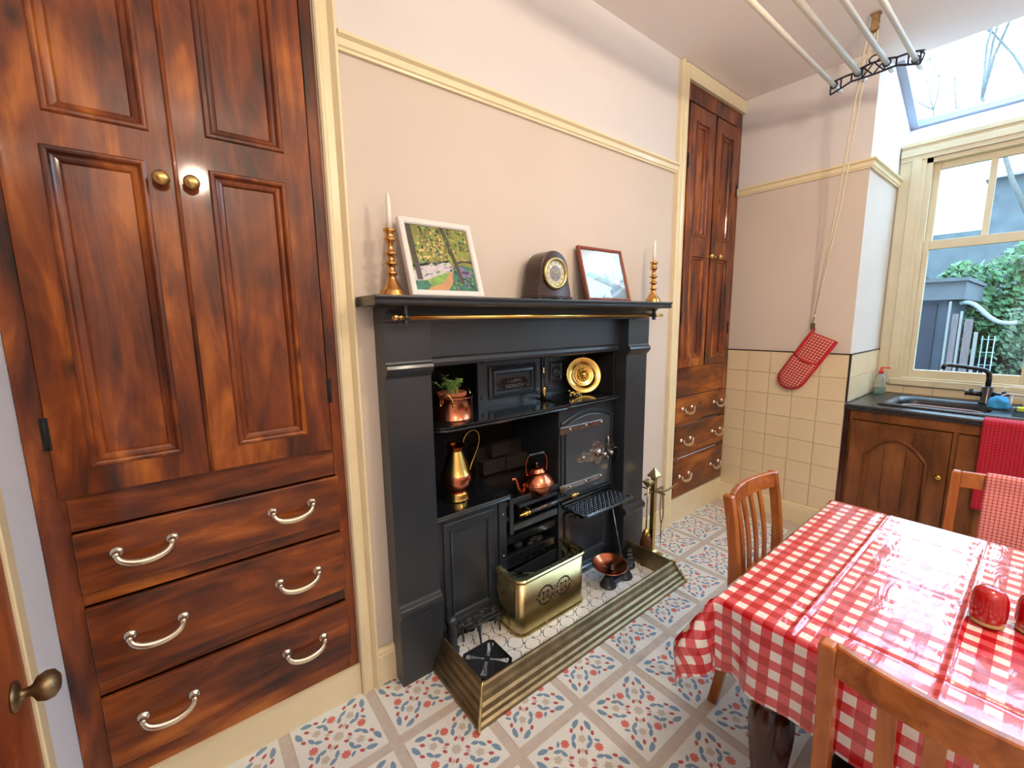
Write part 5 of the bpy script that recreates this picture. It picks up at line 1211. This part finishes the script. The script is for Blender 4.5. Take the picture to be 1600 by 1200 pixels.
# ------------------------------------------------------------------ ceiling airer
Ai = thing('ceiling_airer', 'pulley clothes airer of four white rods in black cast iron brackets', 'clothes airer', (2.2, -.85, 2.8))
rods = [(-.679, 2.779, .0120), (-.786, 2.800, .0145), (-.905, 2.795, .0120), (-1.019, 2.762, .0115)]
for y, z, r in rods: obj('rod', MB().cyl((1.05, y, z), (3.165, y, z), r, n=16), white_rod, Ai)
for xb in (3.05, 1.15):
    b = MB(); T_ = .0052
    n_ = 24; top = []; bot = []
    for i in range(n_+1):
        y = -.665-.372*i/n_; u = (i/n_-.5)*2
        zc = 2.80-.028*u*u-.004*(i/n_)*4*0
        hh = .020+.014*abs(math.cos(u*PI*1.0))
        top.append((xb, y, zc+hh*.75-.004)); bot.append((xb, y, zc-hh*.75-.012))
    b.tube(top, T_, 6); b.tube(bot, T_, 6)
    for i in (0, 3, 6, 9, 15, 18, 21, 24): b.tube([top[i], bot[i]], T_*.8, 6)
    for i, k in ((9, 12), (12, 15)): b.tube([top[i], bot[k]], T_*.7, 6); b.tube([bot[i], top[k]], T_*.7, 6)
    b.tube([(xb, -.851+.022*math.cos(a), 2.838+.018*math.sin(a)) for a in [2*PI*i/12 for i in range(12)]], T_*.8, 6, loop=True)
    for y, z, r in rods: b.tube([(xb, y+(r+.004)*math.cos(a), z+(r+.004)*math.sin(a)) for a in [2*PI*i/16 for i in range(16)]], T_*.7, 6, loop=True)
    b.tube([bot[-1], (xb, -1.045, 2.752), (xb, -1.050, 2.775), (xb, -1.040, 2.785)], T_*.8, 6); b.tube([top[-1], (xb, -1.05, 2.79)], T_*.8, 6)
    obj('bracket', b, mat('dark_blue_black_iron' if xb > 2 else 'dark_iron_b', srgb(34, 38, 62), .45), Ai)
def pulley(x):
    t = thing('ceiling_pulley', 'small cream and brass pulley block on the ceiling above the airer' if x > 2 else 'second pulley block above the near end of the airer', 'pulley', (x, -.84, ZC))
    b = MB(); b.box(x-.018, x+.018, -.862, -.818, ZC-.008, ZC-.0005); b.box(x-.014, x-.008, -.855, -.825, ZC-.085, ZC-.008); b.box(x+.008, x+.014, -.855, -.825, ZC-.085, ZC-.008); obj('housing', b, mat('cream_brown_metal' if x > 2 else 'cream_brown_metal_b', srgb(150, 120, 84), .5, .3, var=.3, vs=30), t, bevel=.002)
    b = MB()
    for zz in (.045, .075): b.cyl((x-.0075, -.84, ZC-zz), (x+.0075, -.84, ZC-zz), .018, n=16)
    obj('wheel', b, brass_old, t)
pulley(3.05)
R1 = thing('airer_rope', 'pair of cream cotton ropes running from the ceiling pulley to the wall hook', 'rope', (3.25, -.7, 2.2))
obj('rope', MB().tube([(3.052, -.822, ZC-.055), (3.06, -.80, 2.90), (3.25, -.69, 2.16), (3.420, -.572, 1.452)], .0042, 7), rope_m, R1)
obj('rope', MB().tube([(3.052, -.842, ZC-.085), (3.075, -.815, 2.88), (3.262, -.708, 2.16), (3.380, -.61, 1.66), (3.420, -.567, 1.45)], .0042, 7), rope_m, R1)
obj('rope', MB().tube([(3.05, -.852, ZC-.06), (3.05, -.853, 2.93), (3.05, -.851, 2.857)], .004, 7), rope_m, R1)
obj('knot', MB().sphere((3.05, -.851, 2.875), .013, 10, 0, (1, .8, 1.5)).tube([(3.05, -.851, 2.87), (3.05, -.80, 2.855), (3.05, -.775, 2.835)], .004, 6), rope_m, R1)
obj('knot', MB().sphere((3.405, -.581, 1.50), .009, 8, 0, (1, 1, 1.4)), rope_m, R1)

# ------------------------------------------------------------------ table and its oilcloth
ZT = .752
tx0_, tx1_, ty0_, ty1_ = 1.075, 2.045, -1.112, -2.62
Tb = thing('dining_table', 'dark turned-leg table under the red gingham oilcloth', 'table', (1.56, -1.86, 0))
b = MB(); b.box(tx0_+.006, tx1_-.006, ty1_+.006, ty0_-.006, ZT-.024, ZT-.0015); obj('tabletop', b, dark_mahog, Tb, bevel=.004)
b = MB(); b.box(tx0_+.07, tx1_-.07, ty0_-.09, ty0_-.07, .62, ZT-.0245); b.box(tx0_+.07, tx1_-.07, ty1_+.07, ty1_+.09, .62, ZT-.0245); b.box(tx0_+.07, tx0_+.09, ty1_+.0905, ty0_-.0905, .62, ZT-.0245); b.box(tx1_-.09, tx1_-.07, ty1_+.0905, ty0_-.0905, .62, ZT-.0245); obj('apron', b, dark_mahog, Tb)
for x in (tx0_+.115, tx1_-.105):
    for y in (ty0_-.115, ty1_+.115):
        b = MB(); b.box(x-.042, x+.042, y-.042, y+.042, .520, ZT-.0246)
        b.lathe([(.038, .519), (.045, .508), (.040, .498), (.030, .492), (.030, .484), (.046, .476), (.050, .464), (.046, .454), (.040, .448)], (x, y, 0), 28)
        b.lathe([(.040, .448), (.050, .425), (.054, .385), (.051, .33), (.043, .25), (.034, .18), (.029, .155)], (x, y, 0), 40, flute=.045, caps=False)
        b.lathe([(.029, .155), (.038, .148), (.040, .138), (.032, .128), (.026, .118), (.034, .096), (.036, .082), (.026, .06), (.020, .05), (.022, .03), (.018, .0), (0, 0)], (x, y, 0), 28)
        obj('leg', b, dark_mahog, Tb)
# cloth: flat top grid, then a skirt that follows the edge and folds at the corners
def cloth():
    b = MB(); uv = []; OV = .218; rc = .010
    cx = (tx0_+tx1_)/2; cy = (ty0_+ty1_)/2; hx = (tx1_-tx0_)/2; hy = (ty0_-ty1_)/2
    creX = [1.180, 1.530, 1.880]; creY = [-1.285, -1.535, -1.79, -2.05, -2.3]
    nx, ny = 96, 150
    def top(x, y):
        z = 0
        for c in creX:
            a = .35+.65*(math.sin(y*7+c*5)*.5+.5); z += .0040*a*math.exp(-((x-c)/.006)**2)-.0012*math.exp(-((x-c-.014)/.012)**2)
        for c in creY:
            a = .45+.55*(math.sin(x*6+c*9)*.5+.5); z += .0046*a*math.exp(-((y-c)/.006)**2)-.0012*math.exp(-((y-c-.014)/.012)**2)
        z += .0009*math.sin(x*31+2*math.sin(y*13))*math.sin(y*23+1.5*math.sin(x*17))
        e = min(hx-abs(x-cx), hy-abs(y-cy)); k = min(1, max(0, e/.03))
        return z*k
    # uneven sampling: denser at creases
    def axis(lo, hi, cr, base):
        s = set(); n = int((hi-lo)/base)
        for i in range(n+1): s.add(round(lo+(hi-lo)*i/n, 5))
        for c in cr:
            for d in (-.012, -.008, -.005, -.0025, 0, .0025, .005, .008, .012, .018):
                if lo < c+d < hi: s.add(round(c+d, 5))
        return sorted(s)
    xs = axis(tx0_, tx1_, creX, .014); ys = axis(ty1_, ty0_, creY, .014)
    W_ = len(xs)
    for y in ys:
        for x in xs: b.v.append(Vector((x, y, ZT+.0012+top(x, y)))); uv.append((x-.0885, y+1.1065))
    for j in range(len(ys)-1):
        for i in range(W_-1):
            a = j*W_+i; b.f.append([a, a+1, a+W_+1, a+W_]); b.m.append(0); b.s.append(True)
    # skirt: perimeter samples (point, outward dir list)
    path = []
    def edge(p, q, d, n):
        for i in range(n): t = i/n; path.append((p[0]+(q[0]-p[0])*t, p[1]+(q[1]-p[1])*t, math.atan2(d[1], d[0]), None))
    def corner(c, a0, n=22):
        for i in range(n): path.append((c[0], c[1], a0-PI/2*i/n, i/n))
    NE = 70
    # clockwise seen from above: near-left corner (tx0, ty0) first
    edge((tx0_, ty1_), (tx0_, ty0_), (-1, 0), NE); corner((tx0_, ty0_), PI)
    edge((tx0_, ty0_), (tx1_, ty0_), (0, 1), NE); corner((tx1_, ty0_), PI/2)
    edge((tx1_, ty0_), (tx1_, ty1_), (1, 0), NE); corner((tx1_, ty1_), 0)
    edge((tx1_, ty1_), (tx0_, ty1_), (0, -1), NE); corner((tx0_, ty1_), -PI/2)
    nt = 16; o = len(b.v); s_acc = 0; N = len(path)
    for j in range(nt+1):
        for i, (px, py, a, cf_) in enumerate(path):
            t = j/nt; L_ = OV; dx, dy = math.cos(a), math.sin(a)
            if cf_ is not None: L_ = OV/max(abs(dx), abs(dy))
            s = L_*t
            bend = min(s, .016)/.016
            if cf_ is None:
                # distance to the nearest corner along the edge
                dc = min(math.hypot(px-q0, py-q1) for q0 in (tx0_, tx1_) for q1 in (ty0_, ty1_))
                w = .006*math.sin(px*16+py*19)+.004*math.sin(px*37-py*31)
                tuck = -.046*math.exp(-((dc-.045)/.035)**2)
                r = rc*math.sin(bend*PI/2)+(.010+w+tuck)*t*(1 if s > .01 else s/.01)
                out_ = r
            else:
                k = math.sin(PI*cf_); k2 = k**1.6
                def of_(tt): return rc*math.sin(min(1, tt*L_/.016)*PI/2)+.098*k2*min(1, tt/.62)-.024*(1-k)*tt-.03*k*max(0, tt-.62)
                out_ = of_(t)
            z = ZT+.0012-rc*(1-math.cos(bend*PI/2))
            rem = max(0, s-.016)
            if cf_ is None: dz = math.sqrt(max(0, rem*rem-max(0, out_-rc)**2)) if rem > 0 else 0
            else:
                dz = 0; M_ = 12
                for q in range(M_):
                    ta, tb_ = t*q/M_, t*(q+1)/M_; ds = L_*(tb_-ta); do = of_(tb_)-of_(ta)
                    if tb_*L_ > .016: dz += math.sqrt(max(0, ds*ds-do*do))
            b.v.append(Vector((px+dx*out_, py+dy*out_, z-dz))); uv.append((px+dx*s-.0885, py+dy*s+1.1065))
    for j in range(nt):
        for i in range(N):
            k = (i+1) % N; b.f.append([o+j*N+i, o+j*N+k, o+(j+1)*N+k, o+(j+1)*N+i]); b.m.append(0); b.s.append(True)
    c = obj('tablecloth', b, ging, None, uv=uv)
    return tag(c, 'glossy red and white gingham oilcloth with fold creases draped over the table', 'tablecloth')
cloth()
def pot(x, y, lab):
    t = thing('ceramic_shaker', lab, 'shaker', (x, y, ZT+.0055), 'red ceramic shakers on the oilcloth')
    b = MB(); b.lathe([(0, 0), (.029, 0), (.030, .004), (.029, .008), (.028, .009)], (x, y, ZT+.0055), 30); obj('base', b, mat('unglazed_cream_foot' if 'unglazed_cream_foot' not in MATS else 'unglazed_cream_foot_b', srgb(200, 160, 110), .6), t)
    b = MB(); b.lathe([(.028, .009), (.031, .014), (.0325, .028), (.0325, .050), (.031, .068), (.027, .081), (.019, .088), (.010, .091), (0, .092)], (x, y, ZT+.0055), 36, caps=False); obj('body', b, red_cer, t)
    b = MB()
    for a in range(3): b.lathe([(0, 0), (.0015, 0), (0, .0004)], (x+.006*math.cos(a*2.1), y+.006*math.sin(a*2.1), ZT+.0055+.0918), 6)
    obj('hole', b, soot, t)
pot(1.480, -1.571, 'red glazed round-topped shaker on the table, left one of the pair')
pot(1.513, -1.643, 'red glazed round-topped shaker on the table, right one cut by the photo edge')

# ------------------------------------------------------------------ dining chairs
def chair():
    """faces +x in its own frame, back at x = 0"""
    t = thing('dining_chair', 'x', 'chair', (0, 0, 0))
    Wc, Hc = .385, .862
    def back_x(z):  # rake of the rear posts
        return .045*((z-.45)/.42)**2*-1+.0 if z > .45 else -.055*((.45-z)/.45)**1.6
    for sy in (-1, 1):
        y = sy*Wc/2; zs = [0, .08, .18, .3, .42, .52, .65, .76, Hc-.006, Hc]
        R = []
        for z in zs:
            x = back_x(z); hw = .0145 if z > .2 else .0125; hd = .021 if .25 < z < .6 else .017
            if z == Hc: hw -= .004; hd -= .004
            R.append([Vector((x-hd, y-hw, z)), Vector((x+hd, y-hw, z)), Vector((x+hd, y+hw, z)), Vector((x-hd, y+hw, z))])
        b = MB(); b.loft(R, cap0=True, cap1=True); obj('back_post', b, chair_wood, t, bevel=.003)
        b = MB(); b.loft([[Vector((.375+a*h, sy*(Wc/2+.008)+c*h, z)) for a, c in ((-1, -1), (1, -1), (1, 1), (-1, 1))] for z, h in ((0, .014), (.40, .019), (.425, .019))], cap0=True, cap1=True); obj('front_leg', b, chair_wood, t, bevel=.003)
    def rail_(z0, z1, bow, d, nm):
        b = MB(); R = []
        for i in range(15):
            u = i/14*2-1; y = u*(Wc/2-.0152); x = back_x((z0+z1)/2)-bow*(1-u*u); R.append([Vector((x-d, y, z0)), Vector((x+d, y, z0)), Vector((x+d*.8, y, z1-.003)), Vector((x+d*.5, y, z1)), Vector((x-d*.5, y, z1)), Vector((x-d*.8, y, z1-.003))])
        b.loft(R, cap0=True, cap1=True, sm=False); return obj(nm, b, chair_wood_h, t)
    rail_(Hc-.062, Hc+.001, .030, .012, 'top_rail'); rail_(.50, .528, .018, .010, 'lower_rail')
    for k in range(4):
        u = (-.46+.92*k/3)*.70 if False else (k-1.5)/1.5*.50; y = u*(Wc/2)
        R = []
        for i in range(9):
            z = .526+(Hc-.062-.524)*i/8; f_ = i/8; bow = .018+.012*f_; x = back_x(z)-bow*(1-u*u)+.004*math.sin(PI*f_)
            R.append([Vector((x-.0045, y-.014, z)), Vector((x+.0045, y-.014, z)), Vector((x+.0045, y+.014, z)), Vector((x-.0045, y+.014, z))])
        b = MB(); b.loft(R, cap0=True, cap1=True); obj('slat', b, chair_wood, t, bevel=.0015)
    b = MB(); b.box(.0215, .36, -Wc/2-.008, -Wc/2+.010, .385, .43); b.box(.0215, .36, Wc/2-.010, Wc/2+.008, .385, .43); b.box(.364, .386, -Wc/2+.0285, Wc/2-.0285, .385, .43); b.box(-.008, .010, -Wc/2+.0155, Wc/2-.0155, .385, .43); obj('seat_frame', b, chair_wood_h, t, bevel=.002)
    b = MB(); b.loft([rr_(.018, .398, -Wc/2-.012, Wc/2+.012, .03, z) if k == 0 else rr_(.018+k, .398-k, -Wc/2-.012+k, Wc/2+.012-k, .03, z) for k, z in ((0, .4315), (0, .445), (.006, .456), (.03, .464))], 0, True, cap0=True, cap1=True); obj('seat', b, seat_m, t)
    for sy in (-1, 1): obj('stretcher', MB().box(-.02, .36, sy*(Wc/2+.002)-.008, sy*(Wc/2+.002)+.008, .17, .195), chair_wood_h, t, bevel=.002)
    return t
ch0 = chair()
def copy_tree(o, parent=None):
    c = o.copy(); COL.objects.link(c); c.parent = parent
    for k in list(o.children): copy_tree(k, c)
    return c
placements = [((1.712, -.972, 0), -PI/2, 'orange-brown slatted chair between the hearth and the left side of the table'),
              ((2.435, -1.603, 0), PI, 'orange-brown chair at the far side of the table with a pink towel over its back'),
              ((.997, -1.580, 0), 0, 'orange-brown slatted chair with its back to the camera at the near table end')]
kids = [ch0]+[copy_tree(ch0) for _ in range(2)]
for o, (loc, rz, lab) in zip(kids, placements):
    o.location = loc; o.rotation_euler.z = rz; o['label'] = lab; o['group'] = 'dining chairs round the table'
# pink towel over the far chair: chair faces -x, back at x = 2.435
def tw2(u, v):
    y = -1.492-.31*u; s = v*.74; uu = (y+1.603)/.178; bow = .030*(1-min(1, uu*uu)); xr = 2.435+.045*.9*1.0*((.83-.45)/.42)**2+bow
    zt2 = .8675; w = .003*math.sin(u*11)
    def fz_(z): return 2.435+.045*((z-.45)/.42)**2+(.018+.012*min(1, (z-.5)/.3))*(1-min(1, uu*uu))
    if s < .36:
        z = zt2-.36+s; return (min(xr-.0145-w*(1-s/.36)-.004, fz_(z)-.017), y, z)
    if s < .385: t = (s-.36)/.025; xa = min(xr-.0145-.004, fz_(zt2)-.017); return (xa+(xr+.0205-xa)*t, y, zt2+.0025*math.sin(PI*t))
    return (xr+.0165+.004+w, y, zt2-(s-.385))
cloth_sheet('tea_towel', tw2, 26, 60, lambda u, v: (u*.31, v*.74), tea_pk, 'pink checked tea towel draped over the back of the far chair', 'tea towel', .002)

# ------------------------------------------------------------------ garden seen through the window
struct('garden_ground', MB().box(XW+.3, 40, -25, 14, -.3, -.12), ground_m)
b = MB(); b.box(9.6, 9.9, -12, 6, -.12, 1.35); gw = tag(obj('garden_wall', b, stone_m), 'blue-grey stone boundary wall behind the ivy', 'wall')
Sh = thing('garden_shed', 'dark slate-blue flat-roofed shed left of the window view', 'shed', (7.6, .2, -.12))
obj('body', MB().box(7.0, 8.6, -.80, 2.0, -.12, 1.68), shed_m, Sh)
obj('door_opening', MB().box(6.985, 6.999, -.72, .6, -.10, 1.62), mat('dark_blue_shed_door', srgb(24, 28, 40), .5, var=.2, vs=4), Sh)
obj('roof', MB().box(6.85, 8.75, -.96, 2.1, 1.86, 1.90), shed_r, Sh); obj('fascia', MB().box(6.90, 6.94, -.94, 2.08, 1.66, 1.859).box(6.94, 8.7, -.94, -.90, 1.66, 1.859), shed_r, Sh)
plist = [(-.835, 1.64, .022, 0), (-.89, 1.50, .05, 1), (-.935, 1.53, .022, 0), (-1.0, 1.44, .065, 2), (-1.065, 1.30, .03, 1)]
for k, (y, h, w_, c_) in enumerate(plist):
    tag(obj('plank', MB().box(6.9, 6.93, y-w_/2, y+w_/2, -.12, h), plank_m if k % 2 else mat('pale_batten_%s' % 'abc'[k//2], srgb(120, 118, 112), .8), None, bevel=.004), ('pale upright batten at the corner of the garden shed', 'broad grey plank second from the shed', 'narrow pale batten between two broad planks', 'broad grey plank right of the narrow batten', 'short pale plank furthest right of the shed')[k], 'plank', 'planks leaning beside the shed')
b = MB(); b.tube(bez((7.0, -.90, 1.62), (6.98, -1.08, 1.68), (6.98, -1.10, 1.34), (7.0, -1.34, 1.40), 14), .022, 8); tag(obj('drain_hose', b, mat('pale_grey_pipe', srgb(130, 140, 140), .4), None), 'pale bent pipe running right from the shed roof', 'pipe')
Tr = thing('wire_trellis', 'pale wire trellis standing in front of the undergrowth', 'trellis', (6.95, -1.16, 0)); b = MB()
for k in range(3): b.cyl((6.95, -1.115-.045*k, -.12), (6.95, -1.115-.045*k, 1.26), .005, n=6)
for k in range(9): b.cyl((6.95, -1.10, .1+.14*k), (6.95, -1.22, .1+.14*k), .004, n=6)
obj('wire', b, mat('pale_blue_wire', srgb(130, 146, 152), .5), Tr)
def leaf_mass(name, n, box, size, m, label, cat, seed, shape=None):
    rg = random.Random(seed); b = MB()
    for _ in range(n):
        for _t in range(20):
            x, y, z = (rg.uniform(box[i*2], box[i*2+1]) for i in range(3))
            if shape is None or shape(x, y, z): break
        d = Vector((rg.uniform(-1, .2), rg.uniform(-1, 1), rg.uniform(-.3, 1))).normalized(); s_ = d.orthogonal().normalized(); t_ = d.cross(s_); r = size*rg.uniform(.6, 1.3); p = Vector((x, y, z))
        b.add([p-s_*r, p-t_*r*.55+d*r*.15, p+s_*r, p+t_*r*.55+d*r*.15], [(0, 1, 2, 3)])
    o = obj(name, b, m, None, recalc=False, kind='stuff'); return tag(o, label, cat)
leaf_mass('ivy', 14000, (8.85, 9.55, -3.2, 1.2, .2, 2.75), .055, ivy_m, 'bright green ivy hedge massed over the garden wall', 'ivy', 1, lambda x, y, z: z < 2.22+.16*math.sin(y*4.1)+.12*math.sin(y*9.3+1) and z > .2+(0 if y < -1.6 else .7))
leaf_mass('creeper', 4200, (7.3, 8.4, -2.8, -1.2, -.1, 1.55), .038, mat('pale_green_shrub_leaf', srgb(70, 92, 62), .6, var=.4, vs=6), 'tangled pale green undergrowth right of the shed', 'undergrowth', 2)
def tree(seed, base, h, label, spread=.5, depth=6, r=.16, lean=(0, 0)):
    rg = random.Random(seed); b = MB()
    def grow(p, d, L_, r, k):
        if k == 0: return
        pts = [p]; q = p.copy(); dd_ = d.copy()
        for i in range(3): dd_ = (dd_+Vector((rg.uniform(-1, 1), rg.uniform(-1, 1), rg.uniform(-.4, .8)))*.16).normalized(); q = q+dd_*L_/3; pts.append(q.copy())
        b.tube(pts, [r, r*.88, r*.78, r*.68], 5 if k < 4 else 7)
        for i in range(rg.choice((2, 3)) if k > 2 else 3):
            nd = (dd_+Vector((rg.uniform(-1, 1), rg.uniform(-1, 1), rg.uniform(-.3, .7)))*spread*1.5).normalized(); grow(q, nd, L_*rg.uniform(.62, .82), r*.62, k-1)
    grow(Vector(base), Vector((lean[0], lean[1], 1)).normalized(), h, r, depth)
    return tag(obj('bare_tree', b, bark_m), label, 'tree')
tree(3, (11.8, -.2, -.2), 2.3, 'bare leafless tree behind the garden wall, seen through the left pane', .55, 8, .07)
tree(8, (10.8, -1.5, -.2), 3.1, 'bare tree whose branches show through the skylight', .5, 7, .062, (.0, .06))
tree(21, (14.5, 4.2, -.2), 2.2, 'bare tree farthest left beyond the shed', .5, 7, .06)
Hb = thing('neighbour_house', 'blue-grey stone house wall beyond the ivy, right of the window bar', 'house', (17, -8, -.2))
obj('wall', MB().box(15.5, 20, -14, -.30, -.2, 4.6).box(15.5, 20, -.30, 5, -.2, 3.5), stone_m, Hb)
obj('roof', MB().prism([(-14.3, 4.6), (-.2, 4.6), (-1.5, 4.75), (-13, 4.75)], 15.3, 20.2, lambda u, v, w: Vector((w, u, v))), mat('slate_roof', srgb(120, 130, 144), .7, var=.2, vs=3), Hb)
